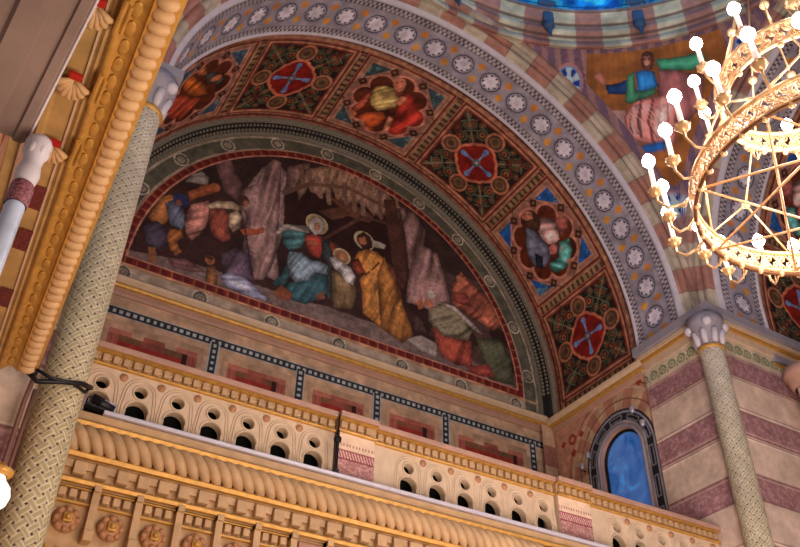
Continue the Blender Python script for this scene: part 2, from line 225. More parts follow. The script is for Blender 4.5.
# ---------------------------------------------------------------- object helpers
def link(name,me,material,parent=None,smooth=False):
    if material: me.materials.append(material)
    o=bpy.data.objects.new(name,me); COL.objects.link(o)
    if smooth: me.polygons.foreach_set('use_smooth',[True]*len(me.polygons))
    if parent: o.parent=parent
    return o
def thing(name,label,cat,loc=(0,0,0),rz=0,group=None):
    o=bpy.data.objects.new(name,None); COL.objects.link(o); o.location=loc; o.rotation_euler=(0,0,rz); o.empty_display_size=.1
    o['label']=label; o['category']=cat
    if group: o['group']=group
    return o
def tag(o,label,cat,group=None):
    o['label']=label; o['category']=cat
    if group: o['group']=group
    return o
def struct(o): o['kind']='structure'; return o
def copy_tree(o,parent=None):
    c=o.copy(); COL.objects.link(c)
    if parent: c.parent=parent
    for ch in list(o.children): copy_tree(ch,c)
    return c
class B:
    def __init__(s): s.v=[]; s.f=[]
    def add(s,v,f):
        n=len(s.v); s.v+=[tuple(p) for p in v]; s.f+=[tuple(i+n for i in q) for q in f]; return s
    def box(s,x0,x1,y0,y1,z0,z1,bev=0):
        if bev:
            b=bev; P=[]
            bm=bmesh.new(); bmesh.ops.create_cube(bm,size=1); 
            bmesh.ops.scale(bm,vec=(x1-x0,y1-y0,z1-z0),verts=bm.verts)
            bmesh.ops.bevel(bm,geom=list(bm.edges),offset=b,segments=2,affect='EDGES',profile=.6)
            bmesh.ops.translate(bm,vec=((x0+x1)/2,(y0+y1)/2,(z0+z1)/2),verts=bm.verts)
            bm.verts.index_update(); s.add([v.co for v in bm.verts],[[v.index for v in f.verts] for f in bm.faces]); bm.free(); return s
        v=[(x,y,z) for z in (z0,z1) for y in (y0,y1) for x in (x0,x1)]
        return s.add(v,[(0,2,3,1),(4,5,7,6),(0,1,5,4),(2,6,7,3),(0,4,6,2),(1,3,7,5)])
    def tube(s,pts,r,n=8,closed=False,cap=True):
        pts=[Vector(p) for p in pts]; m=len(pts); rr=r if hasattr(r,'__len__') else [r]*m
        V=[];F=[]; prev=None
        for i,p in enumerate(pts):
            if closed: t=(pts[(i+1)%m]-pts[i-1])
            else: t=pts[min(i+1,m-1)]-pts[max(i-1,0)]
            t.normalize()
            if prev is None:
                a=Vector((0,0,1)) if abs(t.z)<.9 else Vector((1,0,0)); u=t.cross(a).normalized()
            else:
                u=(prev-t*prev.dot(t)).normalized()
            prev=u; w=t.cross(u)
            for k in range(n):
                a=2*PI*k/n; V.append(p+u*math.cos(a)*rr[i]+w*math.sin(a)*rr[i])
        for i in range(m if closed else m-1):
            j=(i+1)%m
            for k in range(n): F.append((i*n+k,i*n+(k+1)%n,j*n+(k+1)%n,j*n+k))
        if cap and not closed: F.append(tuple(range(n))[::-1]); F.append(tuple((m-1)*n+k for k in range(n)))
        return s.add(V,F)
    def lathe(s,prof,n=24,c=(0,0,0),axis='z',a0=0,a1=2*PI):
        full=abs(a1-a0-2*PI)<1e-6; V=[];F=[]; cols=n if full else n+1
        for r,z in prof:
            for k in range(cols):
                a=a0+(a1-a0)*k/n
                if axis=='z': p=(c[0]+r*math.cos(a),c[1]+r*math.sin(a),c[2]+z)
                elif axis=='y': p=(c[0]+r*math.cos(a),c[1]+z,c[2]+r*math.sin(a))
                else: p=(c[0]+z,c[1]+r*math.cos(a),c[2]+r*math.sin(a))
                V.append(p)
        for i in range(len(prof)-1):
            for k in range(n):
                k2=(k+1)%cols
                F.append((i*cols+k,i*cols+k2,(i+1)*cols+k2,(i+1)*cols+k))
        return s.add(V,F)
    def ball(s,c,r,n=12,sc_=(1,1,1)):
        prof=[(max(1e-4,r*math.sin(PI*i/(n//2+2))),-r*math.cos(PI*i/(n//2+2))) for i in range(n//2+3)]
        k=len(s.v); s.lathe(prof,n); 
        for i in range(k,len(s.v)): x,y,z=s.v[i]; s.v[i]=(c[0]+x*sc_[0],c[1]+y*sc_[1],c[2]+z*sc_[2])
        return s
    def sweep(s,prof,path,closed_prof=False):
        # prof: list of 2d; path: list of functions (a,b)->xyz
        V=[];F=[]; n=len(prof)
        for fn in path:
            for a,b in prof: V.append(fn(a,b))
        m=n if closed_prof else n-1
        for i in range(len(path)-1):
            for k in range(m): F.append((i*n+k,i*n+(k+1)%n,(i+1)*n+(k+1)%n,(i+1)*n+k))
        return s.add(V,F)
    def obj(s,name,material,parent=None,smooth=False):
        me=bpy.data.meshes.new(name); me.from_pydata(s.v,[],s.f)
        bm=bmesh.new(); bm.from_mesh(me); bmesh.ops.recalc_face_normals(bm,faces=bm.faces); bm.to_mesh(me); bm.free()
        me.update(); return link(name,me,material,parent,smooth)
# ---------------------------------------------------------------- painting on real surfaces (vertex colours)
def vnoise(X,Y,seed=0):
    xi=np.floor(X).astype(np.int64); yi=np.floor(Y).astype(np.int64); fx=X-xi; fy=Y-yi
    fx=fx*fx*(3-2*fx); fy=fy*fy*(3-2*fy)
    def h(a,b):
        n=(a*374761393+b*668265263+seed*1274126177)&0xffffffff; n=((n^(n>>13))*1274126177)&0xffffffff
        return ((n^(n>>16))&0xffff)/65535.
    return (h(xi,yi)*(1-fx)+h(xi+1,yi)*fx)*(1-fy)+(h(xi,yi+1)*(1-fx)+h(xi+1,yi+1)*fx)*fy
def fbm(X,Y,seed=0,o=4):
    t=0;a=.5
    for i in range(o): t=t+a*vnoise(X*2**i,Y*2**i,seed+i); a/=2
    return t
class Canvas:
    def __init__(s,u0,u1,v0,v1,res,base):
        s.nu=max(2,int(round((u1-u0)/res)))+1; s.nv=max(2,int(round((v1-v0)/res)))+1
        u=np.linspace(u0,u1,s.nu); v=np.linspace(v0,v1,s.nv); s.U,s.V=np.meshgrid(u,v)
        s.C=np.zeros(s.U.shape+(3,)); s.C[:]=base
    def fill(s,mask,col,a=1.):
        if not hasattr(a,'shape'): s.C[mask]=s.C[mask]*(1-a)+np.asarray(col,float)*a
        else: s.C=s.C*(1-(a*mask)[...,None])+np.asarray(col,float)*(a*mask)[...,None]
    def inside(s,pts):
        m=np.zeros(s.U.shape,bool); n=len(pts)
        for i in range(n):
            x0,y0=pts[i]; x1,y1=pts[(i+1)%n]
            if y0==y1: continue
            c=((s.V>=min(y0,y1))&(s.V<max(y0,y1))); xx=(s.V-y0)/(y1-y0)*(x1-x0)+x0
            m^=c&(s.U<xx)
        return m
    def dist(s,pts,closed=True):
        d=np.full(s.U.shape,1e9); n=len(pts)
        for i in range(n if closed else n-1):
            ax,ay=pts[i]; bx,by=pts[(i+1)%n]; L=(bx-ax)**2+(by-ay)**2+1e-12
            t=np.clip(((s.U-ax)*(bx-ax)+(s.V-ay)*(by-ay))/L,0,1); d=np.minimum(d,np.hypot(s.U-ax-t*(bx-ax),s.V-ay-t*(by-ay)))
        return d
    def line(s,pts,w,col,closed=False,a=1.): s.fill(s.dist(pts,closed)<w/2,col,a)
    def ell(s,c,rx,ry,col,a=1.): s.fill(((s.U-c[0])/rx)**2+((s.V-c[1])/ry)**2<1,col,a)
    def ring(s,c,r0,r1,col,a=1.):
        d=np.hypot(s.U-c[0],s.V-c[1]); s.fill((d>r0)&(d<r1),col,a)
    def figs(s,L,tu=lambda u:u,edge=.02):
        for e in L:
            k,pts,col=e[0],[(tu(p[0]),p[1]) for p in e[1]],np.array(e[2],float)
            if k=='e': s.ell(pts[0],e[3]*(tu(1)-tu(0)) if tu(1)!=1 and False else e[3],e[4],col)
            elif k=='l': s.line(pts,e[3],col)
            else:
                wob=fbm(s.U*5,s.V*5,int(col[0]),3)-.5
                U0,V0=s.U.copy(),s.V.copy(); s.U=U0+wob*.05; s.V=V0+(fbm(V0*5,U0*5,int(col[1]),3)-.5)*.05
                m=s.inside(pts)
                if k=='f':
                    a=math.radians(e[4]); P_=U0*math.sin(a)-V0*math.cos(a); Q_=U0*math.cos(a)+V0*math.sin(a)
                    f_=e[3]*.42
                    w=1-abs(2*fbm(P_*f_+1.5*fbm(U0*1.5,V0*1.5,7,2),Q_*f_*.10,int(col[2]),3)/.94-1)*2.2
                    dd=np.clip(s.dist(pts)/.12,0,1)
                    sh=(.62+.42*dd)*(1+.55*w)+.35*(fbm(U0*6,V0*6,int(col[2])+5,3)-.5)
                    s.C[m]=np.clip(col*sh[...,None],0,255)[m]
                else: s.C[m]=np.clip(col*(1+.5*(fbm(U0*6,V0*6,9,3)-.5))[...,None],0,255)[m]
                if len(pts)>4:
                    dd=s.dist(pts)<edge*.7; s.C[dd&m]*=.75
                s.U,s.V=U0,V0
    def grain(s,f=14,a=.25,seed=1): s.C*=(1+a*(fbm(s.U*f,s.V*f,seed,4)-.47)*2)[...,None]
    def mesh(s,name,xyz,parent=None,keep=None,material=None,gain=1.):
        X,Y,Z=xyz(s.U,s.V); P=np.stack([X,Y,Z],-1).reshape(-1,3).astype(np.float32)
        idx=np.arange(s.nu*s.nv).reshape(s.nv,s.nu)
        q=np.stack([idx[:-1,:-1],idx[:-1,1:],idx[1:,1:],idx[1:,:-1]],-1).reshape(-1,4)
        C=lin(np.clip(s.C,0,255)).reshape(-1,3)*gain
        if keep is not None:
            k=keep.reshape(-1); q=q[k[q].all(1)]
            used=np.unique(q); mp=np.full(len(P),-1); mp[used]=np.arange(len(used)); P=P[used]; C=C[used]; q=mp[q]
        me=bpy.data.meshes.new(name); nv,nf=len(P),len(q)
        me.vertices.add(nv); me.vertices.foreach_set('co',P.ravel())
        me.loops.add(nf*4); me.loops.foreach_set('vertex_index',q.astype(np.int32).ravel())
        me.polygons.add(nf); me.polygons.foreach_set('loop_start',np.arange(0,nf*4,4,dtype=np.int32)); me.polygons.foreach_set('loop_total',np.full(nf,4,dtype=np.int32))
        me.update(calc_edges=True)
        at=me.color_attributes.new('paint','FLOAT_COLOR','POINT'); at.data.foreach_set('color',np.concatenate([C,np.ones((nv,1))],1).astype(np.float32).ravel())
        me.polygons.foreach_set('use_smooth',np.ones(nf,bool))
        return link(name,me,material or M_paint,parent)
def arcpath(R,s):   # s = arc length from the springing, stilted below zero
    th=np.clip(s/R,0,PI); x=R*np.cos(th); z=R*np.sin(th)
    z=z+np.minimum(s,0)+np.minimum(PI*R-s,0); return x,z
# ================================================================= MAIN ARCH (local to crossing centre)
Y1,Y2,Y3=11.65-CY,9.23-CY,8.22-CY     # coffers rear, coffers front, rosette front
RC,RR=4.70,4.65
# ---- vault panels: painted coffered soffit
def cross_panel(c,uc,vc,h=.88):
    du,dv=c.U-uc,c.V-vc; A=np.maximum(abs(du),abs(dv)); box=A<h
    c.fill(A<h+.16,(170,104,84)); c.fill(A<h+.13,(104,44,38)); c.fill(A<h+.09,(176,126,96)); c.fill(A<h+.04,(120,48,40)); c.fill(box,(40,24,22))
    # scrolls in the four corners
    for sx in (-1,1):
        for sy in (-1,1):
            for (px,py,r) in ((.62,.3,.13),(.3,.62,.13),(.68,.60,.10),(.60,.68,.10),(.42,.42,.08),(.79,.42,.07),(.42,.79,.07),(.79,.79,.07),(.80,.12,.06),(.12,.80,.06)):
                cc=(uc+sx*px,vc+sy*py)
                c.ring(cc,r*.72,r,(86,92,66)); c.ring(cc,r*.2,r*.5,(150,84,52)); 
            c.line([(uc+sx*.28,vc+sy*.28),(uc+sx*.86,vc+sy*.86)],.035,(130,112,84))
            for t in (.55,.72): c.line([(uc+sx*(t-.14),vc+sy*(t+.1)),(uc+sx*t,vc+sy*t),(uc+sx*(t+.1),vc+sy*(t-.14))],.03,(96,104,84))
    n=fbm(c.U*9,c.V*9,4,3); c.fill(box&(n>.62)&(A<h-.02),(84,84,66),.7); c.fill(box&(n<.30),(96,36,28),.8)
    qd=np.full(c.U.shape,9.)
    for a in range(4):
        x,y=math.cos(a*PI/2),math.sin(a*PI/2)
        c.ring((uc+x*.68,vc+y*.68),0,.215,(178,112,84)); c.ring((uc+x*.68,vc+y*.68),0,.165,(86,60,44)); c.ring((uc+x*.68,vc+y*.68),.07,.12,(120,88,60))
        qd=np.minimum(qd,np.hypot(du-x*.2,dv-y*.2)-.26)
    for a in range(4):
        x,y=math.cos(a*PI/2+PI/4),math.sin(a*PI/2+PI/4)
        qd=np.minimum(qd,np.hypot(du-x*.26,dv-y*.26)-.16)
    c.fill(qd<.06,(196,112,84)); c.fill(qd<.0,(128,28,22)); c.fill(qd<-.22,(104,22,20))
    for a in range(4):
        x,y=math.cos(a*PI/2),math.sin(a*PI/2)
        c.line([(uc,vc),(uc+x*.36,vc+y*.36)],.05,(126,142,176)); c.ell((uc+x*.36,vc+y*.36),.06,.06,(110,136,186)); c.ring((uc+x*.28,vc+y*.28),0,.045,(96,124,176))
    c.ring((uc,vc),0,.09,(78,96,110)); c.ring((uc,vc),0,.04,(180,150,140))
def apostle_panel(c,uc,vc,figs,h=.88,blue=(36,84,140)):
    du,dv=c.U-uc,c.V-vc; A=np.maximum(abs(du),abs(dv))
    c.fill(A<h+.16,(170,104,84)); c.fill(A<h+.13,(104,44,38)); c.fill(A<h+.09,(176,126,96)); c.fill(A<h+.04,(150,110,96))
    n=fbm(c.U*14,c.V*14,8,3)
    tri=(A<h-.05)&(abs(du)+abs(dv)>h+.36); c.fill((A<h)&(abs(du)+abs(dv)>h+.30),(178,122,100)); c.fill(tri,blue); c.fill(tri&(n>.58),(110,150,140),.8)
    c.fill((A<h)&(abs(du)+abs(dv)<h+.27),(150,96,82)); c.fill(abs(abs(du)+abs(dv)-h-.28)<.012,(92,50,44))
    for k in range(8):
        a=k*PI/4+PI/8; cc=(uc+math.cos(a)*.86,vc+math.sin(a)*.86)
        m=(abs(c.U-cc[0])+abs(c.V-cc[1])<.11); c.fill(m,(64,34,26)); c.fill(abs(c.U-cc[0])+abs(c.V-cc[1])<.04,(130,100,70))
    d=np.hypot(du,dv)-.56
    for k in range(8):
        a=k*PI/4; d=np.minimum(d,np.hypot(du-math.cos(a)*.56,dv-math.sin(a)*.56)-.235)
    c.fill(d<.055,(188,124,104)); c.fill(d<.0,(92,40,22)); c.fill((d<0)&(fbm(c.U*4,c.V*4,3,3)>.5),(62,26,18),.8)
    keep=c.C.copy(); c.figs(figs,lambda u:math.radians(u)*RC,.018)
    out=d>0; c.C[out]=keep[out]
PER=math.radians(27.2)*RC; S90=PI/2*RC
def soff_fn(R): 
    def f(U,V):
        x,z=arcpath(R,U); return x,V,z+ZC
    return f
def rib_canvas():
    c=Canvas(-.62,PI*RC+.62,Y2,Y1,.022,(150,92,74))
    for k in range(-4,4):
        u=S90+(k+.5)*PER
        if u<-.6 or u>PI*RC+.6: continue
        d=abs(c.U-u); c.fill(d<.16,(120,50,42)); c.fill(d<.12,(166,128,98)); c.fill(d<.075,(84,44,34)); 
        m=(d<.07)&(((c.V*7)%1)<.5); c.fill(m,(156,120,84)); c.fill((d<.035)&(((c.V*7+.5)%1)<.4),(60,70,60))
    for v,s in ((Y2,1),(Y1,-1)):
        d=(c.V-v)*s; c.fill(d<.30,(150,92,74)); c.fill((d>.07)&(d<.12),(90,40,34)); c.fill((d>.16)&(d<.20),(178,124,96)); c.fill((d>.24)&(d<.27),(70,36,32))
        m=(d>.12)&(d<.24)&(((c.U*6)%1)<.45); c.fill(m,(170,140,100),.6)
    c.grain(10,.3); return c
def rosette_canvas():
    W=1.01; c=Canvas(-.36,PI*RR+.36,0,W,.0135,(158,150,160))
    sp=math.radians(8.05)*RR; du=(c.U-S90*RR/RC+sp*.02)/sp; i=np.floor(du+.5); x=(du-i)*sp; y=c.V-W/2; r=np.hypot(x,y); an=np.arctan2(y,x)
    D=(62,60,78); 
    n=fbm(c.U*30,c.V*30,2,2); c.fill(n>.62,(126,120,132),.7)
    c.fill((abs(abs(y)-.475)<.012),D); c.fill((abs(y)>.487),(196,190,202))
    ph=(c.U*11)%1; band=(abs(y)>.335)&(abs(y)<.465); c.fill(band,(176,166,168)); 
    chk=band&((((c.U*10.5)%1)<.5)^(abs(y)>.40)); tri=chk&(((c.U*21)%1)<.75); c.fill(tri,(78,70,84))
    c.fill(abs(abs(y)-.325)<.008,(110,104,122)); 
    x2=x-sp/2*np.sign(x)
    m=(abs(x2)+abs(abs(y)-.17)*.8<.085); c.fill(m&(y*1.>0),(214,150,66)); c.fill(m&(y<0),(206,132,62))
    c.fill((abs(r-.235)<.009),(140,130,146)); c.fill(abs(r-.205)<.012,D); c.fill(r<.178,(184,178,192))
    lob=.135+.022*np.cos(8*an); c.fill(abs(r-.165)<.004,D)
    c.fill(r<lob,(222,212,222)); dots=(abs(r-.150)<.017)&(np.cos(8*an)<-.55); c.fill(dots,(44,42,56)); c.fill((r<.06)&(np.cos(6*an)>.2),(190,184,196))
    c.grain(5,.2); return c
mid=lambda f:sum(p[0] for p in f[1])/len(f[1])
apo={1:[f for f in VAULT_FIGS if mid(f)>115],0:[f for f in VAULT_FIGS if 60<mid(f)<115],-1:[f for f in VAULT_FIGS if mid(f)<60]}
panel_info=[]
def main_arch(rz,tagname):
    full=(tagname!='left')
    out=[]
    if tagname=='main':
        o=rib_canvas().mesh('ceiling',soff_fn(RC+.03)); struct(o); protos['rib']=o
        o=rosette_canvas().mesh('ceiling',lambda U,V:(arcpath(RR,U)[0],Y3+V,arcpath(RR,U)[1]+ZC)); struct(o); protos['ros']=o
    else:
        for k in (('rib','ros') if full else ('ros',)):
            o=protos[k].copy(); COL.objects.link(o); out.append(o)
    for o in ([protos['rib'],protos['ros']] if tagname=='main' else out): o.location=(CX,CY,0); o.rotation_euler=(0,0,rz)
protos={}
main_arch(0,'main'); main_arch(-PI/2,'right'); main_arch(PI/2,'left')
# individual painted panels
names={0:'saint in yellow and red robes, in an eight-lobed frame',1:'saint in orange cloak beside the left capital',-1:'bearded saint in pink and grey robes with teal drapery'}
def panel(k,kind):
    uc=S90-k*PER*1.0
    c=Canvas(uc-1.03,uc+1.03,Y2+.19,Y1-.19,.0145,(120,70,60)); vc=10.45-CY
    if kind=='cross': cross_panel(c,uc,vc)
    else:
        fg=apo[kind]
        fg=[[f[0],[(p[0],p[1]-CY) for p in f[1]]]+f[2:] for f in fg]
        fg=[(f[:3]+[math.radians(f[3])*RC,f[4]] if f[0]=='e' else f) for f in fg]
        apostle_panel(c,uc,vc,fg,blue={0:(58,78,84),1:(58,78,100),-1:(34,88,160)}[kind])
    c.grain(9,.35); o=c.mesh('painted_panel',soff_fn(RC)); o.location=(CX,CY,0); return o
panels=[]
panels.append(tag(panel(0,0),'ceiling fresco of a '+names[0],'fresco'))
p=panel(1,'cross'); tag(p,'dark ceiling panel with blue cross in red quatrefoil, between the two saints','painted panel'); cp1=p
panels.append(tag(panel(2,-1),'ceiling fresco of a '+names[-1],'fresco'))
panels.append(tag(panel(-2,1),'ceiling fresco of a '+names[1],'fresco'))
p=panel(3,'cross'); tag(p,'dark blue-cross ceiling panel, lowest on right above the window','painted panel'); cp3=p
p=panel(-1,'cross'); tag(p,'dark ceiling panel with blue cross in red quatrefoil, left of yellow-robed saint','painted panel')
for k,src in ((3,cp3),(1,cp1)):
    o=src.copy(); COL.objects.link(o); o.rotation_euler=(0,0,-PI/2)
    # the right-hand arch: its far side is turned to us
    o.rotation_euler=(0,0,-PI/2); tag(o,'dark red cross panel of the neighbouring right vault, '+('lowest, above the cornice' if k==3 else 'higher, behind the chandelier'),'painted panel')
    o.scale=(-1,1,1)
o=panels[1].copy(); COL.objects.link(o); o.rotation_euler=(0,0,-PI/2); o.scale=(-1,1,1); tag(o,'robed saint fresco of the neighbouring right vault, seen through the chandelier ring','fresco')
# ---- roll mouldings of the arches
def arch_prof(prof,s0,s1,n=120,col=None):
    b=B(); path=[]
    for i in range(n+1):
        s=s0+(s1-s0)*i/n
        def fn(R,y,s=s):
            th=min(max(s,0),PI); zz=(min(s,0)+min(PI-s,0))*4.65
            return (R*math.cos(th),y,R*math.sin(th)+ZC+zz)
        path.append(fn)
    b.sweep(prof,path); return b
stilt=.33/4.65
bead=[(4.72,Y2+.03),(4.66,Y2+.035),(4.625,Y2+.02),(4.61,Y2-.01),(4.625,Y2-.035),(4.66,Y2-.04)]
b1=arch_prof(bead,-stilt,PI+stilt); 
fas=[(4.645,Y3+.01),(4.63,Y3-.01),(4.64,Y3-.05),(4.70,Y3-.09)]
b2=arch_prof(fas,-stilt,PI+stilt)
def rollprof():
    pr=[(4.70,Y3-.09),(4.715,Y3-.12)]
    def roll(c,r,a0,a1,n=6):
        for i in range(n+1):
            a=math.radians(a0+(a1-a0)*i/n); pr.append((c[0]-r*math.cos(a),c[1]-r*math.sin(a)))
    roll((4.80,Y3-.15),.075,-30,100)
    pr.append((4.86,Y3-.20)); roll((4.90,Y3-.25),.05,-20,110); pr.append((4.95,Y3-.285)); pr.append((4.965,Y3-.36)); pr.append((5.03,Y3-.40)); pr.append((5.06,Y3-.40))
    return pr
RP=rollprof()
# striped voussoir mouldings as a painted grid following that profile
def stripe_mesh():
    prof=np.array(RP); L=np.r_[0,np.cumsum(np.hypot(*np.diff(prof,axis=0).T))]
    c=Canvas(-stilt*4.65,PI*4.65+stilt*4.65,0,L[-1],.02,(160,140,120))
    th=np.degrees(c.U/4.65); seg=np.floor((th-90)/6.0+.5).astype(int)%2
    c.C[:]=np.where(seg[...,None]==0,np.array([168,118,102.]),np.array([184,168,146.]))
    c.C*=np.where((abs(((th-90)/6.0+.5)%1-.5)>.485),.8,1.)[...,None]
    c.fill(abs(c.V-L[9])<.012,(84,60,52)); c.fill((c.V>L[-3]),(150,120,108),.5)
    c.grain(3,.25,7)
    def f(U,V):
        R=np.interp(V,L,prof[:,0]); y=np.interp(V,L,prof[:,1]); x=np.clip(U/4.65,0,PI)
        z=R*np.sin(x)+ZC+np.minimum(U,0)+np.minimum(PI*4.65-U,0); return R*np.cos(x),y,z
    return c.mesh('trim_1',f)
t1=stripe_mesh(); t2=b1.obj('trim_2',M_white,smooth=True); t3=b2.obj('trim_3',M_white,smooth=True)
k=4
for o in (t1,t2,t3):
    struct(o); o.location=(CX,CY,0)
    for rz in (-PI/2,PI/2):
        c=o.copy(); COL.objects.link(c); c.rotation_euler=(0,0,rz); c.name='trim_%d'%k; k+=1
# ---- pendentives
RS=6.93
def pend_mesh(figs=True):
    # u: azimuth in degrees from +Y clockwise, v: 0..1 from the arches up to the ring
    zt=14.0
    c=Canvas(0,90,0,1,.0045*1,(0,0,0)); 
    nu,nv=340,330; u=np.linspace(0,90,nu); v=np.linspace(0,1,nv); c.U,c.V=np.meshgrid(u,v); c.nu,c.nv=nu,nv; c.C=np.zeros((nv,nu,3))
    a=np.radians(c.U); hm=4.8/np.maximum(np.cos(a),np.sin(a)); zmin=ZC+np.sqrt(RS*RS-hm*hm); zmin=np.minimum(zmin,zt-.0)
    Z=zmin+(zt-zmin)*c.V; rad=np.sqrt(RS*RS-(Z-ZC)**2)
    X=rad*np.sin(a);Y=rad*np.cos(a)
    # paint in metric coordinates: U = arc from diagonal, V = height
    U0=(c.U-45)/180*PI*5.6; 
    c.U,c.V=c.U.copy(),Z
    c.C[:]=(158,96,44)
    n=fbm(U0*1.3,Z*5,3,4); c.C*=(1+.7*(n-.5))[...,None]
    # bottom: dark blue mosaic
    low=Z<11.55+.35*np.abs(np.sin(U0*2)); c.C[low]=(96,84,112)
    sp=fbm(U0*25,Z*25,5,2); c.C[low&(sp>.55)]=(128,104,120)
    def blue_star(uc,zc,r):
        d=np.hypot(U0-(uc-45)/180*PI*5.6,Z-zc); an=np.arctan2(Z-zc,U0-(uc-45)/180*PI*5.6)
        c.C[d<r*1.25]=(176,120,116); c.C[d<r*1.05]=(110,140,190); c.C[d<r*.95]=(180,196,206)
        m=(d>r*.45)&(d<r*.95)&(np.cos(6*an)>.1); c.C[m]=(26,52,130); c.C[d<r*.25]=(150,200,190)
    # figures
    if figs:
        cc=Canvas.__new__(Canvas); cc.U=U0; cc.V=Z; cc.C=c.C; cc.nu,cc.nv=nu,nv
        fg=[[f[0],[((p[0]-45)/180*PI*5.6,p[1]) for p in f[1]]]+f[2:] for f in PEND_FIGS]
        fg=[(f[:3]+[math.radians(f[3])*5.6,f[4]] if f[0]=='e' else f) for f in fg]
        cc.figs(fg,edge=.03)
    # border of mauve mosaic along arches and ring
    dplane=4.8-np.maximum(X,Y); b=(dplane<.13)|(zt-Z<.12)
    tip=(c.U<30)&(dplane<.75)&(c.U<31)|((c.U>60)&(dplane<.75)); tipm=((c.U<31)|(c.U>59))&(Z>13.15)
    c.C[tipm]=(118,84,100); c.C[b]=(112,86,104)
    w=np.sin(U0*22+Z*6)*.5+.5; c.C[(b|tipm)&(w>.6)]=(150,112,110); c.C[(b|tipm)&(fbm(U0*30,Z*30,2,2)>.6)]=(78,66,110)
    blue_star(27.3,13.45,.24); blue_star(62.7,13.45,.24); blue_star(44.4,11.2,.22)
    c.grain(1.5,.15)
    return c.mesh('ceiling',lambda U,V:(X,Y,Z))
pm=pend_mesh(); struct(pm); pm.location=(CX,CY,0)
for rz in (PI/2,): 
    c=pm.copy(); COL.objects.link(c); c.rotation_euler=(0,0,rz)
# ---- dome ring cornice and blue dome
def ring_mesh():
    prof=np.array([(5.22,13.86),(5.0,13.85),(4.93,13.80),(4.90,13.86),(4.92,13.95),(4.96,14.0),(4.90,14.06),(4.84,14.08),(4.80,14.14),(4.82,14.24),(4.86,14.28),(4.82,14.34),(4.76,14.38),(4.74,14.46),(4.70,14.55),(4.66,14.56),(4.66,14.64),(4.74,14.66)])
    L=np.r_[0,np.cumsum(np.hypot(*np.diff(prof,axis=0).T))]
    c=Canvas(0,2*PI*4.8,0,L[-1],.03,(0,0,0)); th=np.degrees(c.U/4.8); seg=np.floor(th/6.1+.35).astype(int)%2
    c.C[:]=np.where(seg[...,None]==0,np.array([184,174,150.]),np.array([160,112,102.]))
    for v,w in ((L[6],.03),(L[11],.025),(L[15],.02)): c.fill(abs(c.V-v)<w,(92,70,66),.8)
    c.fill(c.V>L[-3],(120,110,120),.7); c.grain(3,.25)
    def f(U,V):
        a=U/4.8; r=np.interp(V,L,prof[:,0]); z=np.interp(V,L,prof[:,1])+.09; return r*np.sin(a),r*np.cos(a),z
    return c.mesh('trim_10',f)
o=ring_mesh(); struct(o); o.location=(CX,CY,0)
def dome_mesh():
    c=Canvas(0,2*PI*4.7,0,7.2,.05,(20,120,190)); a=c.U/4.7; 
    seg=(np.degrees(a)%22.5)/22.5
    x=(seg-.5)*1.84; y=c.V
    w=np.sin(9*np.hypot(x*1.2,(y%1.2)-.6)-2*y)+.5*np.sin(14*x)*np.sin(7*y)
    c.fill(w>.55,(54,176,206)); c.fill(w<-.75,(12,78,158)); c.fill(abs(seg-.5)>.455,(96,150,170)); c.fill(abs(seg-.5)>.485,(30,60,110))
    c.fill(abs(y-.14)<.04,(24,70,120)); c.grain(4,.4)
    def f(U,V):
        t=V/4.75; return 4.72*np.cos(t)*np.sin(U/4.7),4.72*np.cos(t)*np.cos(U/4.7),14.72+4.72*np.sin(t)
    return c.mesh('ceiling',f,gain=1.2)
o=dome_mesh(); struct(o); o.location=(CX,CY,0)
# consoles at the feet of the dome ribs
cons=B()
cons.box(-.07,.07,-.10,.05,-.05,.30,bev=.02); cons.ball((0,-.06,-.12),.075,10); cons.tube([(0,-.05,-.12),(0,-.07,-.34)],[.05,.015],8); cons.box(-.12,.12,-.13,.05,.28,.36,bev=.015)
cm=cons.obj('rib_console',M_blue,smooth=False)
for i,a in enumerate((-1,22,43,66,89)):
    o=cm if i==0 else cm.copy()
    if i: COL.objects.link(o)
    r=math.radians(a); rr=4.83
    o.location=(CX+rr*math.sin(r),CY+rr*math.cos(r),14.42); o.scale=(1.5,1.3,1.5); o.rotation_euler=(0,0,-r)
    tag(o,'small blue console under a rib of the blue dome, on the striped ring cornice','console','blue consoles around the dome ring')
# ================================================================= LUNETTE WALL  (plane y=12)
YW=12.0
def wall_canvas():
    c=Canvas(-4.70,4.70,7.0,ZC+4.72,.02,(150,120,96)); return c
# lower wall, painted bands
c=Canvas(1.02-CX,4.66,7.0,8.44,.0125,(196,160,128))
D_=(44,46,50)
zb=8.10; xs=[1.9,3.45,5.02,6.54,8.0,10.02]
def dots(m,al):
    c.fill(m,D_)
c.fill(abs(c.V-zb)<.085,(170,176,178)); c.fill(abs(c.V-zb)<.068,D_); c.fill((abs(c.V-zb)<.03)&(((c.U*9)%1)<.5),(184,186,180))
for x in xs[1:]:
    m=(c.V<zb); d=abs(c.U-(x-CX)); c.fill(m&(d<.085),(170,176,178)); c.fill(m&(d<.065),D_); c.fill(m&(d<.03)&(((c.V*9)%1)<.5),(184,186,180))
c.grain(6,.2)
o=c.mesh('wall_back',lambda U,V:(U+CX,0*U+YW,V)); struct(o)
b=B(); b.box(-2.0,12.5,YW+.01,YW+.25,-1.6,7.0); b.box(-2,12.5,YW+.05,YW+.3,7.0,14.5); struct(b.obj('wall_rear',M_cream))
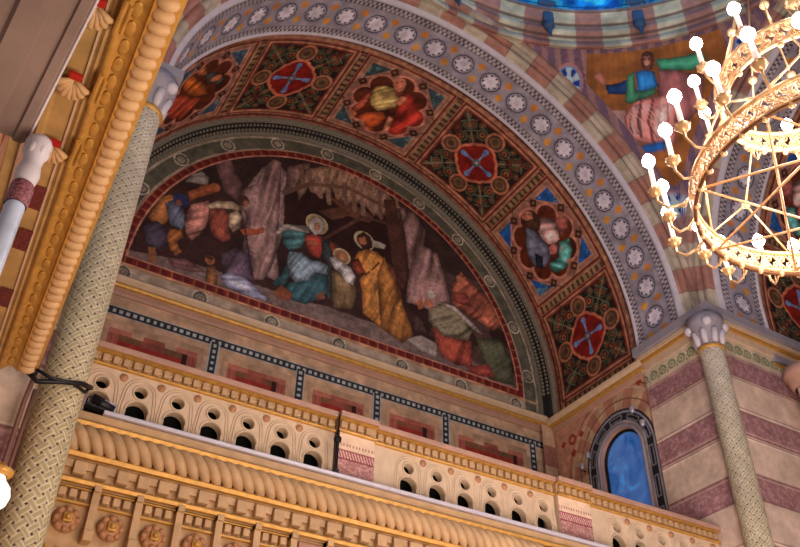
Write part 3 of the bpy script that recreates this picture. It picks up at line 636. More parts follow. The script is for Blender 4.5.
# inlaid marble panels under the lunette
def inlay(x0,x1,i):
    c=Canvas(0,x1-x0,6.95,7.90,.0125,(190,152,120)); w=x1-x0; U,V=c.U,c.V
    ed=np.minimum(U,w-U); c.fill((V<7.80)&(ed>.03),(196,158,124))
    for s in (0,1):
        uu=U if s==0 else w-U; m=(uu>.10)&(uu<.46)&(V<7.78); c.fill(m,(168,92,76)); c.fill(m&((uu*14%1)<.3),(146,74,62)); c.fill(m&(V>7.68),(186,112,92))
    m=(abs(U-w/2)<.17)&(V<7.78); c.fill(m,(172,104,86)); c.fill(m&(V>7.66),(156,82,66),.6)
    c.fill((ed>.26)&(V<7.70),(120,82,54)); c.fill((abs(U-w/2)<.2)&(V<7.70)&(V>7.58),(146,78,62)); c.fill((ed>.26)&(V<7.585),(160,50,40)); c.fill((w-U>.26)&(w-U<.34)&(V<7.70),(60,26,22))
    c.grain(6,.25); o=c.mesh('marble_panel',lambda U,V:(U+x0,0*U+YW-.006,V)); 
    return tag(o,'inlaid marble panel with red lower field behind the balustrade, '+i,'wall panel')
lbl=['the leftmost beside the basketwork column','second from the basketwork column','third, behind the left pedestal','fourth, right of the left pedestal','the rightmost beside the corner pilaster']
edges=[1.65]+xs[1:]
for i in range(5): inlay(edges[i]+(.16 if i else 0),edges[i+1]-.16,lbl[i])
# cornice moulding below the lunette, gold and cream
def hmould(name,prof,x0,x1,y,mat_):
    b=B(); b.sweep(prof,[lambda a,z,x=x:(x,y-a,z) for x in (x0,x1)]); return b.obj(name,mat_)
o=hmould('trim_11',[(0,8.38),(.03,8.38),(.05,8.42),(.05,8.45),(.09,8.48)],1.0,10.38,YW,M_pinkst); struct(o)
o=hmould('trim_12',[(.09,8.48),(.12,8.49),(.14,8.52),(.14,8.55),(.10,8.57)],1.0,10.38,YW,M_gold); struct(o)
o=hmould('trim_13',[(.10,8.57),(.16,8.62),(.18,8.66),(.16,8.69),(.0,8.72)],1.0,10.38,YW,M_cream); struct(o)
# lunette surround: green grey band with medallions, flat on the wall
def lun_band():
    c=Canvas(-4.56,4.56,8.70,ZC+4.56,.02,(90,86,74)); r=np.hypot(c.U,c.V-ZC); 
    top=c.V>9.0
    s=np.where(c.V>ZC,np.arctan2(c.V-ZC,c.U)*4.3,c.U); 
    c.fill((r>4.49)|(r<4.22),(170,150,130)); c.fill((c.V<9.05)&(c.V>8.99),(176,140,110)); c.fill(c.V<8.74,(150,110,90))
    n=fbm(c.U*8,c.V*8,2,3); c.fill((n>.55)&(r<4.47)&(r>4.24),(110,104,80),.6)
    meds=[(4.36*math.cos(math.radians(a)),ZC+4.36*math.sin(math.radians(a))) for a in np.arange(6,180,15.3)]
    meds+=[(x,8.86) for x in np.arange(-4.0,4.3,1.33)]
    for m in meds:
        c.ring(m,0,.15,(96,92,82)); c.ring(m,.125,.15,(206,190,166)); c.ring(m,.05,.075,(176,156,136)); c.ring(m,0,.035,(170,150,130))
    c.grain(6,.3)
    keep=((r<4.56)|(c.V<ZC))&(abs(c.U)<4.62)&~((r<4.12)&(c.V>9.10)&True)
    return c.mesh('trim_14',lambda U,V:(U+CX,0*U+YW,V),keep=keep)
struct(lun_band())
# the mural
mural=thing('lunette_mural','large semicircular nativity fresco with shepherds and haloed figures in a red border','fresco',(CX,YW,9.05))
def mural_mesh():
    c=Canvas(-4.10,4.10,9.09,ZC+4.10,.0135,(58,34,30)); r=np.hypot(c.U,c.V-ZC)
    n=fbm(c.U*1.6,c.V*2.4,5,5); c.C=np.clip(c.C*(1+1.1*(n-.5))[...,None],0,255)
    c.fill(c.V>11.2,(50,40,42),.5)
    # distant hills and ruins haze
    c.fill((c.V<11.6)&(c.U>1.6)&(n>.45),(92,70,66),.7)
    c.figs(LUN_FIGS,edge=.016)
    n=fbm(c.U*3,c.V*3,11,5); c.C*=(1+.45*(n-.5))[...,None]
    g=c.C.mean(-1,keepdims=True); c.C=(c.C*.80+g*.20)*.92+np.array([10,4,2.]); c.grain(20,.25,3)
    keep=(r<4.08)
    return c.mesh('painting',lambda U,V:(U,0*U-.012,V-9.05),parent=mural,keep=keep)
mural_mesh()
def border_mesh():
    c=Canvas(-4.18,4.18,8.99,ZC+4.18,.017,(118,36,30)); r=np.hypot(c.U,c.V-ZC)
    s=np.arctan2(c.V-ZC,c.U)*4.1; s=np.where(c.V<9.2,c.U,s)
    c.fill(((s*5)%1<.5),(98,30,28)); c.fill(((s*5+.2)%1<.16),(146,84,52)); c.fill((r>4.155),(190,140,116)); c.fill((r<4.03)&(r>3.99)&(c.V>9.18),(196,130,110)); c.fill((abs(c.V-9.19)<.02)&(r<4.03),(196,130,110)); c.fill(c.V<9.03,(196,140,110))
    c.grain(9,.3)
    keep=(r<4.18)&((r>3.985)|(c.V<9.20))
    return c.mesh('border',lambda U,V:(U,0*U-.03,V-9.05),parent=mural,keep=keep)
border_mesh()
# carved moulding between lunette band and vault
cb=[(4.54,YW-CY),(4.52,YW-CY-.06),(4.56,YW-CY-.09),(4.56,YW-CY-.12)]
st2=.55/4.65
o=arch_prof(cb,-st2,PI+st2).obj('trim_15',M_carve,smooth=True); struct(o); o.location=(CX,CY,0)
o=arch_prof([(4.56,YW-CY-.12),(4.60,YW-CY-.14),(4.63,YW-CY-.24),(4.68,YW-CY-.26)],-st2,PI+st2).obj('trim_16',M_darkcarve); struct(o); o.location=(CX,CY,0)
o=arch_prof([(4.66,YW-CY-.30),(4.64,YW-CY-.32),(4.66,YW-CY-.36),(4.73,YW-CY-.37)],-st2,PI+st2).obj('trim_17',M_carve,smooth=True); struct(o); o.location=(CX,CY,0)
lv=B()
nlv=170
for i in range(nlv):
    th=PI*(i+.5)/nlv
    for (R,dy,sz) in ((4.585,-.145,.036),(4.63,-.235,.03)):
        x,z=R*math.cos(th),R*math.sin(th)+ZC; k=len(lv.v); lv.ball((0,0,0),sz,6,(1,1.1,1))
        for j in range(k,len(lv.v)):
            p=lv.v[j]; lv.v[j]=(x+p[0],YW-CY+dy+p[1],z+p[2])
o=lv.obj('trim_18',M_carve,smooth=True); struct(o); o.location=(CX,CY,0)
# corner pilaster between back wall and side wall
c=Canvas(0,.62,4.4,8.45,.02,(180,142,112)); seg=((c.V-8.45)/.44); k=np.floor(-seg).astype(int)%2
c.C[:]=np.where(k[...,None]==0,np.array([190,156,124.]),np.array([150,100,88.])); c.grain(5,.2)
o=c.mesh('trim_19',lambda U,V:(np.where(U<.31,10.14+U*1.0,10.45),np.where(U<.31,11.82,11.82+(U-.31)*1.),V)); struct(o)
# ---- side wall (x=10.47) with the blue window
XS=10.47
WYC,WZ=10.16,7.14
c=Canvas(9.0,12.0,4.4,8.50,.0135,(190,140,112)); r=np.hypot(c.U-WYC,np.maximum(c.V-WZ,0)); 
n=fbm(c.U*6,c.V*6,3,3)
an=np.degrees(np.arctan2(np.maximum(c.V-WZ,0),c.U-WYC)); vs=np.where(c.V>WZ,np.floor(an/13),np.floor(c.V/.3)).astype(int)%2
ring=(r<1.26)&(r>=.86); c.C[ring]=np.where(vs[...,None]==0,np.array([176,122,100.]),np.array([190,156,124.]))[ring]
c.fill(abs(r-1.27)<.02,(200,170,140)); c.fill(abs(r-1.06)<.012,(120,76,60)); c.fill(abs(r-1.36)<.014,(150,74,60))
c.fill((r<.88),(36,34,40)); c.fill((r<.80)&(r>.63),(34,32,38)); c.fill(abs(r-.82)<.02,(150,150,160)); c.fill(abs(r-.64)<.02,(150,150,160))
seg=np.where(c.V>WZ,(an%36)/36,((c.V-WZ)%.55)/.55); m=(r>.67)&(r<.78)&(abs(seg-.5)<.36); c.fill(m,(120,118,124)); c.fill((r>.70)&(r<.75)&(abs(seg-.5)<.30),(30,30,36))
c.fill(r<.62,(150,124,110)); 
for (yy,zz,s) in ((11.35,8.0,1),(9.2,8.3,1)):
    c.ring((yy,zz),.05,.11,(152,58,48)); c.fill(abs(c.U-yy)+abs(c.V-zz+.28)<.09,(152,58,48)); c.fill(abs(c.U-yy-.26)+abs(c.V-zz)<.08,(152,58,48)); c.fill(abs(c.U-yy+.26)+abs(c.V-zz)<.08,(152,58,48))
c.grain(6,.2)
keep=~(((c.V>4.6)&(r<.55)))
o=c.mesh('wall_right',lambda U,V:(0*U+XS,U,V),keep=keep); struct(o)
b=B(); prof=[]
# splayed reveal and glass
pts=[(WYC-.56,4.6)]+[(WYC-.56*math.cos(PI*i/24),WZ+.56*math.sin(PI*i/24)) for i in range(25)]+[(WYC+.56,4.6)]
pin=[(WYC-.50,4.6)]+[(WYC-.50*math.cos(PI*i/24),WZ+.50*math.sin(PI*i/24)) for i in range(25)]+[(WYC+.50,4.6)]
V=[(XS-.01,y,z) for y,z in pts]+[(XS+.12,y,z) for y,z in pin]; n=len(pts); F=[(i,i+1,n+i+1,n+i) for i in range(n-1)]
b.add(V,F); o=b.obj('trim_20',M_pinkst); struct(o)
b=B(); b.add([(XS+.12,y,z) for y,z in pin],[tuple(range(len(pin)))]); b.add([(XS+.14,y,z) for y,z in pin],[tuple(range(len(pin)))])
win=b.obj('window_1',M_glass); struct(win)
b=B(); b.tube([(XS+.1,y,z) for y,z in pin],.03,8); pass
struct(b.obj('window_frame',M_black,parent=win))
b=B(); b.tube([(XS-.01,y,z) for y,z in pts],.028,8); struct(b.obj('trim_21',M_grey,smooth=True))
# side cornice above the wall
sp=[(0,8.36),(.03,8.37),(.06,8.42),(.10,8.45),(.10,8.49),(.16,8.55),(.18,8.56)]
b=B(); b.sweep([(.0,8.34),(.05,8.36),(.07,8.42)],[lambda a,z,y=y:(XS-a,y,z) for y in (9.2,12.0)]); struct(b.obj('trim_22',M_pinkst))
b=B(); b.sweep([(.07,8.42),(.12,8.43),(.13,8.47),(.12,8.49)],[lambda a,z,y=y:(XS-a,y,z) for y in (9.2,12.0)]); struct(b.obj('trim_23',M_gold))
b=B(); b.sweep([(.12,8.49),(.16,8.55),(.17,8.60),(.10,8.64),(.0,8.66)],[lambda a,z,y=y:(XS-a,y,z) for y in (9.2,12.0)]); struct(b.obj('trim_24',M_cream))
# left side wall (hidden mostly)
b=B(); b.box(.72,.98,9.3,12.0,-1.6,8.6); struct(b.obj('wall_left',M_pinkst))
b=B(); b.box(10.72,10.95,9.3,12.0,-1.6,8.6); struct(b.obj('wall_side_backing',M_pinkst))
# ================================================================= PIERS
def pier_full(name,xc,x1,yc,y1):
    top=8.05; h=8.45; per=1.09; pf=.38
    def paint(c):
        k=((top-c.V)%per)/per; pink=(k<pf); c.fill(~pink,(206,180,160)); c.fill(pink,(160,116,116)); n=fbm(c.U*26,c.V*26,3,3); c.fill(pink&(n>.56),(184,146,144),.8); c.fill(pink&(n<.38),(138,96,100),.7)
        for q in (.0,pf): c.fill(abs(((k-q+.5)%1)-.5)<.010,(126,86,84))
        for q,col in ((.035,(196,160,150)),(pf-.03,(196,160,150)),(pf+.045,(150,116,106)),(pf+.07,(232,208,190)),(.94,(150,116,106)),(.965,(232,208,190))): c.fill(abs(k-q)<.006,col)
        c.fill(c.V>top,(204,184,156))
        g=(c.V>top+.05)&(c.V<top+.28); du=(c.U%.22)-.11; rr=np.hypot(du,c.V-top-.165); c.fill(g&(rr<.09),(116,124,92)); c.fill(g&(rr<.055)&(rr>.025),(186,176,140)); c.fill(g&(abs(abs(du)-.11)<.02)&(abs(c.V-top-.09)<.03),(90,100,76))
        c.grain(4,.15)
    L1=abs(x1-xc); L2=y1-yc
    # one wrapped skin: front face (y=yc) then side face (x=xc)
    c=Canvas(0,L1+L2,-1.6 if True else 2,h,.022,(0,0,0)); paint(c)
    # make corner vertex exact
    s=np.sign(x1-xc)
    def f(U,V):
        front=U<=L1; X=np.where(front,x1-s*U,xc); Y=np.where(front,yc,yc+(U-L1)); return X,Y,V
    o=c.mesh(name,f); struct(o); return o
pier_full('wall_pier_right',10.42,13.6,7.72,9.25)
b=B(); b.box(10.46,13.6,9.2,9.3,-1.6,8.6); struct(b.obj('wall_pier_right_rear',M_pinkst))
pier_full('wall_pier_left',.90,-2.6,7.72,9.25)
# cornices on the piers, three stepped layers wrapping the corner
def cornice(name0,xc,x1,yc,y1,s):
    layers=[(.02,8.38,8.53,M_cream),(.07,8.53,8.59,M_gold),(.09,8.59,8.67,M_cream),(.15,8.68,8.84,M_grey)]
    for i,(o,z0,z1,mt) in enumerate(layers):
        b=B(); xa,xb=sorted((xc-s*o,x1)); b.box(xa,xb,yc-o-.02,y1+.02+o*.3,z0,z1); q=b.obj('trim_%d'%(name0+i),mt); struct(q)
cornice(30,10.42,13.6,7.72,9.25,1)
# the right pier cornice breaks back at x=11.72
cornice(40,1.02,-2.6,7.70,9.2,-1)
# neighbouring bay to the right of the pier: lower cornice and arcade start
# ---- basketwork columns
def basket_canvas(r,h):
    c=Canvas(0,2*PI*r,0,h,.0098,(196,180,146)); p=2*PI*r/11
    a=(c.U+c.V)/p; b=(c.U-c.V)/p
    ia,ib=np.floor(a),np.floor(b); fa,fb=a-ia,b-ib; W=.80
    ina=fa<W; inb=fb<W; over=((ia+ib)%2)==0
    gap=(~ina)&(~inb)
    ea=np.minimum(fa,W-fa); eb=np.minimum(fb,W-fb)
    cr=ina&inb; oa=(ina&~inb)|(cr&over); ob=(inb&~ina)|(cr&~over)
    e=np.where(oa,ea,eb)
    c.fill((oa|ob)&(e>.22),(172,158,120)); c.fill((oa|ob)&(e<.20),(212,196,164)); c.fill((oa|ob)&(e<.055),(126,110,88))
    n=fbm(c.U*3,c.V*1.5,4,3); c.C*=(1+.3*(n-.5))[...,None]
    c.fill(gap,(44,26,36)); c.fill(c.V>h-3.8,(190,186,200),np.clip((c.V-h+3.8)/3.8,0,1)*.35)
    c.depth=np.where(gap,-.012,np.where((oa|ob)&(e<.05),-.004,0.)); return c
def basket_shaft(name,r,z0,z1,parent,cr):
    c=basket_canvas(r,z1-z0)
    f=lambda U,V:((r+c.depth)*np.cos(U/r),(r+c.depth)*np.sin(U/r),V+z0)
    return c.mesh(name,f,parent=parent,gain=1.)
def column(x,y,r,label):
    t=thing('basketwork_column',label,'column',(x,y,-1.6))
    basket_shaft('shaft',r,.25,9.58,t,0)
    b=B(); b.lathe([(r*1.7,0),(r*1.7,.12),(r*1.35,.16),(r*1.5,.2),(r*1.1,.26),(r,.28)],28); b.obj('base',M_cream,t,True)
    b=B(); b.lathe([(r,9.56),(r*1.12,9.57),(r*1.15,9.60),(r*1.1,9.63),(r*.98,9.64)],28); b.obj('necking',M_gold,t,True)
    b=B(); b.lathe([(r*.95,9.62),(r*1.0,9.75),(r*1.2,9.92),(r*1.5,10.05),(r*1.55,10.20),(r*1.0,10.21)],28); b.obj('capital_bell',M_grey,t,True)
    b=B()
    for k in range(8):
        a=k*PI/4+PI/8; dx,dy=math.cos(a),math.sin(a)
        b.tube([(dx*r*1.0,dy*r*1.0,9.66),(dx*r*1.08,dy*r*1.08,9.78),(dx*r*1.3,dy*r*1.3,9.90),(dx*r*1.42,dy*r*1.42,9.90)],[.04,.055,.045,.018],8)
    for k in range(4):
        a=k*PI/2+PI/4; dx,dy=math.cos(a),math.sin(a); b.ball((dx*r*1.42,dy*r*1.42,10.02),.085,12); b.ball((dx*r*1.42,dy*r*1.42,10.02),.10,12,(.6,.6,.6))
    b.obj('capital_leaves',M_white,t,True)
    return t
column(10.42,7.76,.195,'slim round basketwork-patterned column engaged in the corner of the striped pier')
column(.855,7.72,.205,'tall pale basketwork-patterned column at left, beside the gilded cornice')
# ================================================================= GALLERY FRONT
GX0,GX1=.95,10.42
YB=8.42       # balustrade face
gal=thing('gallery_cornice','long tan and gold gallery cornice with twisted rope moulding, running below the balustrade','cornice',(5.7,8.2,2.3))
def gobj(b,name,mt,smooth=False):
    for i,p in enumerate(b.v): b.v[i]=(p[0]-5.7,p[1]-8.2,p[2]-2.3)
    return b.obj(name,mt,gal,smooth)
b=B(); b.sweep([(8.50,4.30),(8.22,4.30),(8.19,4.28),(8.19,4.20),(8.22,4.18)],[lambda a,z,x=x:(x,a,z) for x in (GX0,GX1)]); gobj(b,'fascia',M_tan)
b=B(); b.sweep([(8.22,4.18),(8.15,4.18),(8.13,4.155),(8.15,4.12),(8.20,4.12)],[lambda a,z,x=x:(x,a,z) for x in (GX0,GX1)])
b.sweep([(8.22,3.86),(8.17,3.86),(8.15,3.835),(8.17,3.80),(8.22,3.80)],[lambda a,z,x=x:(x,a,z) for x in (GX0,GX1)])
b.sweep([(8.24,3.60),(8.19,3.60),(8.175,3.58),(8.19,3.55),(8.24,3.55)],[lambda a,z,x=x:(x,a,z) for x in (GX0,GX1)]); gobj(b,'gilt_fillet',M_gold)
b=B(); b.sweep([(8.20,4.13),(8.26,3.99),(8.20,3.85)],[lambda a,z,x=x:(x,a,z) for x in (GX0,GX1)])
b.sweep([(8.22,3.80),(8.25,3.78),(8.25,3.60),(8.26,3.55),(8.30,3.55),(8.30,2.2),(8.34,-1.6)],[lambda a,z,x=x:(x,a,z) for x in (GX0,GX1)]); gobj(b,'frieze',M_tan)
# rope: twisted strands
rope=B(); seg=.122; n=int((GX1-GX0)/seg); 
for i in range(n):
    x=GX0+i*seg; dirr=1 if (x<5.0) else 1
    if 2.32<x<2.36: continue
    flip=1 if x>6.9 else -1
    pts=[]
    for k in range(7):
        t=k/6; a=math.radians(100-200*t)
        pts.append((x+flip*(t-.5)*-.24,8.235-.105*math.cos(math.radians(-85+170*t)),3.99+.125*math.sin(math.radians(85-170*t))))
    rope.tube(pts,[.03,.05,.06,.062,.06,.05,.03],8)
gobj(rope,'rope_moulding',M_tan,True)
dent=B(); n=int((GX1-GX0)/.207)
for i in range(n):
    x=GX0+.05+i*.207; dent.box(x,x+.12,8.165,8.26,3.63,3.76,bev=.014); dent.box(x+.12,x+.2,8.21,8.26,3.70,3.775)
gobj(dent,'dentil_row',M_tan)
stp=.413
nb=0
x=1.275
while x<7.0:
    cx=x
    # coffer top with three beads
    if cx+.2<GX1 and not(3.55<cx<4.1) :
        b=B(); 
        for k in range(3): b.box(cx-.14+k*.10,cx-.07+k*.10,8.22,8.30,3.42,3.50,bev=.012)
        gobj(b,'bead_block',M_tan)
        b=B(); b.box(cx-.17,cx+.17,8.25,8.31,3.375,3.395); b.box(cx-.17,cx+.17,8.25,8.31,3.52,3.535); gobj(b,'coffer_fillet',M_gold)
        b=B(); b.lathe([(.12,0.0),(.125,-.03),(.105,-.055),(.085,-.05),(.07,-.075),(.05,-.08)],20,(cx,8.29,3.21),'y')
        for k in range(8):
            a=k*PI/4; b.ball((cx+.095*math.cos(a),8.24,3.21+.095*math.sin(a)),.034,8)
        bo=gobj(b,'boss',M_terra,True)
        b=B(); b.box(cx-.045,cx+.045,8.18,8.22,3.165,3.255,bev=.015); b.ball((cx,8.18,3.21),.03,8)
        for i_,p in enumerate(b.v): b.v[i_]=(p[0]-5.7,p[1]-8.2,p[2]-2.3)
        b.obj('boss_centre',M_gold,bo,True)
    b=B(); xb=cx+stp/2; b.box(xb-.035,xb+.035,8.20,8.30,3.10,3.55); b.box(xb-.045,xb+.045,8.15,8.30,3.02,3.12,bev=.012); b.box(xb-.035,xb+.03,8.17,8.30,3.5,3.56)
    gobj(b,'bracket',M_tan)
    x+=stp
bd=B(); x=GX0
while x<GX1: bd.box(x,x+.05,8.27,8.31,2.93,2.96); x+=.1
gobj(bd,'lower_bead_line',M_gold)
# granite block set in the cornice (pinkish panel at the foot of the first pedestal)
b=B(); b.box(3.62,4.06,8.24,8.32,3.2,3.5,bev=.01); gobj(b,'granite_block',mat('pink_granite',(170,124,104),.5,vary=.4,scale=60))
# gutter strip
b=B(); b.box(1.35,9.9,8.17,8.225,4.302,4.345,bev=.01); g=b.obj('gutter_strip',M_steel); tag(g,'thin pale metal strip lying along the ledge at the foot of the balustrade','gutter')
# gallery floor
b=B(); b.box(.98,10.46,8.25,12.0,4.10,4.298); struct(b.obj('floor',M_cream))
# ---- pierced balustrade bays
def pierced(x0,x1,holes,y,z0,z1,th,name,mt,parent):
    cu=bpy.data.curves.new(name,'CURVE'); cu.dimensions='2D'; cu.fill_mode='BOTH'; cu.extrude=th/2
    def spl(pts):
        s=cu.splines.new('POLY'); s.points.add(len(pts)-1)
        for i,p in enumerate(pts): s.points[i].co=(p[0],p[1],0,1)
        s.use_cyclic_u=True
    spl([(x0,z0),(x1,z0),(x1,z1),(x0,z1)])
    for h in holes:
        spl([(h+.068*math.cos(2*PI*k/24),4.77+.068*math.sin(2*PI*k/24)) for k in range(24)])
        spl([(h+.115*math.cos(PI*k/20),4.545+.115*math.sin(PI*k/20)) for k in range(21)]+[(h-.115,4.36),(h+.115,4.36)])
    ob=bpy.data.objects.new(name,cu); COL.objects.link(ob)
    dg=bpy.context.evaluated_depsgraph_get(); me=bpy.data.meshes.new_from_object(ob.evaluated_get(dg)); bpy.data.objects.remove(ob)
    me.materials.clear()
    n=len(me.vertices); co_=np.zeros(n*3); me.vertices.foreach_get('co',co_); co_=co_.reshape(-1,3)
    ox,oy,oz=parent.location
    new=np.stack([co_[:,0]-ox,y-oy-co_[:,2],co_[:,1]-oz],1); me.vertices.foreach_set('co',new.ravel()); me.update()
    return link(name,me,mt,parent)
def bay(x0,x1,first,n,label):
    t=thing('balustrade',label,'balustrade',((x0+x1)/2,YB,4.30)); ox,oy,oz=t.location
    holes=[first+stp*k for k in range(n)]; holes=[h for h in holes if x0+.12<h<x1-.12]
    pierced(x0,x1,holes,YB+.05,4.301,4.97,.10,'pierced_panel',M_cream,t)
    def loc(b):
        for i,p in enumerate(b.v): b.v[i]=(p[0]-ox,p[1]-oy,p[2]-oz)
        return b
    b=B(); b.box(x0,x1,YB+.24,YB+.26,4.31,4.97); loc(b).obj('shade_backing',M_dark,t)  # added dark sheet, stands in for the gallery shade behind the holes
    b=B()
    for h in holes:
        for off,rr in ((.045,.012),(.075,.010)):
            R=.12+off; pts=[(h-R,YB,4.33)]+[(h-R,YB,4.56)]
            for k in range(13):
                a=PI-PI*k/12; pts.append((h+(R-.015)*math.cos(a),YB,4.73+(R-.0)*math.sin(a)))
            pts+=[(h+R,YB,4.56),(h+R,YB,4.33)]
            b.tube(pts,rr,6)
        b.tube([(h+.08*math.cos(2*PI*k/20),YB-.004,4.77+.08*math.sin(2*PI*k/20)) for k in range(20)],.011,6,closed=True)
        b.tube([(h+.128*math.cos(PI*k/14),YB-.004,4.545+.128*math.sin(PI*k/14)) for k in range(15)],.011,6)
    loc(b).obj('hole_moulding',M_cream,t,True)
    for h in holes[:]:
        xb=h+stp/2
        if xb>x1-.06: continue
        b=B(); b.lathe([(.0001,-.028),(.02,-.03),(.025,-.018),(.04,-.022),(.045,0)],16,(xb,YB,4.895),'y'); loc(b).obj('small_boss',M_terra,t,True)
    rail(x0,x1,YB,t,loc); return t
def rail(x0,x1,y,t,loc):
    b=B(); b.sweep([(y+.02,4.965),(y-.03,4.97),(y-.045,4.985),(y-.03,5.00),(y+.02,5.005)],[lambda a,z,x=x:(x,a,z) for x in (x0,x1)])
    b.sweep([(y+.02,5.11),(y-.06,5.15),(y-.075,5.125),(y-.06,5.14),(y+.02,5.145)],[lambda a,z,x=x:(x,a,z) for x in (x0,x1)]); loc(b).obj('gilt_fillet',M_gold,t)
    b=B(); b.box(x0,x1,y-.0,y+.30,4.97,5.14); loc(b).obj('rail_core',M_tan,t)
    b=B(); xx=x0+.02
    while xx<x1-.08:
        b.box(xx,xx+.07,y-.05,y+.01,5.015,5.10,bev=.014); b.ball((xx+.085,y-.01,5.06),.022,6); xx+=.112
    loc(b).obj('bead_row',M_tan,t)
    b=B(); b.box(x0,x1,y-.085,y+.36,5.146,5.215,bev=.012); loc(b).obj('coping',M_pinkst,t)
HX=1.30
bay(1.10,4.03,HX,7,'pierced cream stone balustrade bay at left, from the basketwork column to first pedestal')
bay(4.57,7.31,4.64,7,'pierced cream stone balustrade bay between the two mosaic pedestals')
bay(7.91,10.40,7.97,6,'pierced cream stone balustrade bay at right, ending at the striped pier')
def pedestal(x0,x1,label):
    t=thing('pedestal',label,'pedestal',((x0+x1)/2,YB,4.30)); ox,oy,oz=t.location; y=YB-.06
    def loc(b):
        for i,p in enumerate(b.v): b.v[i]=(p[0]-ox,p[1]-oy,p[2]-oz)
        return b
    b=B(); b.box(x0,x1,y+.004,YB+.28,4.301,4.97); loc(b).obj('block',M_cream,t)
    c=Canvas(x0,x1,4.31,4.965,.009,(222,190,160)); 
    c.fill(c.V<4.63,(176,124,116)); n=fbm(c.U*55,c.V*55,3,3); c.fill((c.V<4.63)&(n>.55),(196,152,140)); c.fill((c.V<4.63)&(n<.38),(154,104,102))
    c.fill(abs(c.V-4.69)<.05,(214,170,156)); c.fill((abs(c.V-4.69)<.045)&((((c.U+ (c.V-4.69)*.4)*26)%1)<.5),(134,60,70)); c.fill(abs(c.V-4.635)<.008,(130,50,60)); c.fill(abs(c.V-4.745)<.008,(150,70,76))
    c.fill((abs(c.V-4.82)<.018)&(((c.U*24)%1)<.45),(170,110,100))
    c.mesh('mosaic_face',lambda U,V:(U-ox,0*U+y-oy,V-oz),parent=t)
    rail(x0-.015,x1+.015,y,t,loc); return t
pedestal(4.055,4.545,'mosaic-faced pedestal between left and middle balustrade bays')
pedestal(7.335,7.885,'mosaic-faced pedestal between middle and right balustrade bays, nearer the pier')
M_sq=mat('dark_red_mosaic',(116,52,50),.5,vary=.6,scale=60)
# ================================================================= LEFT: GILDED CORNICE, COLONNETTE, GREY ARCH
def gx(y): return .244+.040*y
ys=np.linspace(7.45,2.0,60)
gc=thing('gilded_cornice','bright gilded cornice with row of ivory egg mouldings, sweeping up the left edge','cornice',(.4,5.0,4.1))
def gl(b):
    for i,p in enumerate(b.v): b.v[i]=(p[0]-.4,p[1]-5.0,p[2]-4.1)
    return b
def zc_(y): 
    return 4.13+.10*math.sin(max(0,min(1,(7.45-y)/5.4))*PI)*1.6 - .0
def edgex(y):   # horizontal position of the egg row's outer edge
    return gx(y)
def gsweep(prof): 
    b=B(); b.sweep(prof,[lambda a,z,y=y:(edgex(y)-a,y,zc_(y)+z) for y in ys]); return gl(b)
gsweep([(-.03,.22),(-.035,.04),(.0,.02),(.02,.0)]).obj('outer_fillet',M_gold,gc)
gsweep([(.02,.02),(.10,.0),(.115,-.03),(.13,-.035),(.14,-.02)]).obj('inner_fillet',M_gold,gc)
gsweep([(.14,-.02),(.17,-.0),(.22,-.01),(.25,-.05),(.265,-.06),(.28,-.05)]).obj('leaf_band',M_gold,gc,True)
gsweep([(.28,-.05),(.30,-.02),(.32,-.04),(.34,-.02),(.48,-.02),(.50,-.05),(.53,-.05),(.54,-.02),(.68,-.02)]).obj('soffit',mat('ochre_soffit',(184,146,92),.5,vary=.25),gc)
b=B(); y=7.4; i=0
while y>2.05:
    k=len(b.v); b.ball((0,0,0),.05,12,(1.45,.98,1.0))
    for j in range(k,len(b.v)):
        p=b.v[j]; b.v[j]=(edgex(y)-.06+p[0],y+p[1],zc_(y)-.01+p[2])
    y-=.098
gl(b).obj('egg_row',M_egg,gc,True)
b=B(); y=7.35
while y>2.1:
    k=len(b.v); b.ball((0,0,0),.045,8,(.7,1.5,.2))
    for j in range(k,len(b.v)):
        p=b.v[j]; b.v[j]=(edgex(y)-.20+p[0],y+p[1],zc_(y)-.02+p[2])
    y-=.155
gl(b).obj('leaf_buds',M_gold,gc,True)
y=7.0; 
for y in (4.62,3.98,3.36,2.75,2.2):
    x=edgex(y)-.40; z=zc_(y)-.05
    b=B()
    for k in range(7):
        a=math.radians(-70+k*140/6); b.tube([(x,y+.02,z-.01),(x+.09*math.sin(a)*1.0,y+.13*math.cos(a)+.02,z-.035),(x+.115*math.sin(a),y+.17*math.cos(a)+.02,z-.01)],[.012,.026,.012],6)
    sh=gl(b).obj('shell',M_egg,gc,True)
    b=B(); b.box(x-.04,x+.04,y-.055,y-.005,z-.05,z-.02,bev=.01); gl(b).obj('shell_inset',M_red,sh)
    b=B(); b.tube([(x+.13,y-.13,z-.04),(x+.13,y+.13,z-.04)],.017,8); b.tube([(x+.165,y-.09,z-.03),(x+.165,y+.12,z-.03)],.012,8); gl(b).obj('shell_bar',M_gold,sh)
# wall below the gilded cornice: pinkish stone arcade face
def wl(y): return gx(y)-.64
c=Canvas(3.95,7.68,-1.6,4.14,.03,(150,112,86))
for q in (.62,1.6,2.6,3.05,3.5): c.fill(abs(c.V-q)<.02,(130,84,66))
mm=((c.U%.8)<.34)&(c.V>3.72)&(c.V<3.95); c.fill(mm,(120,50,44)); c.grain(3,.3)
o=c.mesh('wall_arcade',lambda U,V:(.244+.040*U-.66,U,V)); struct(o)
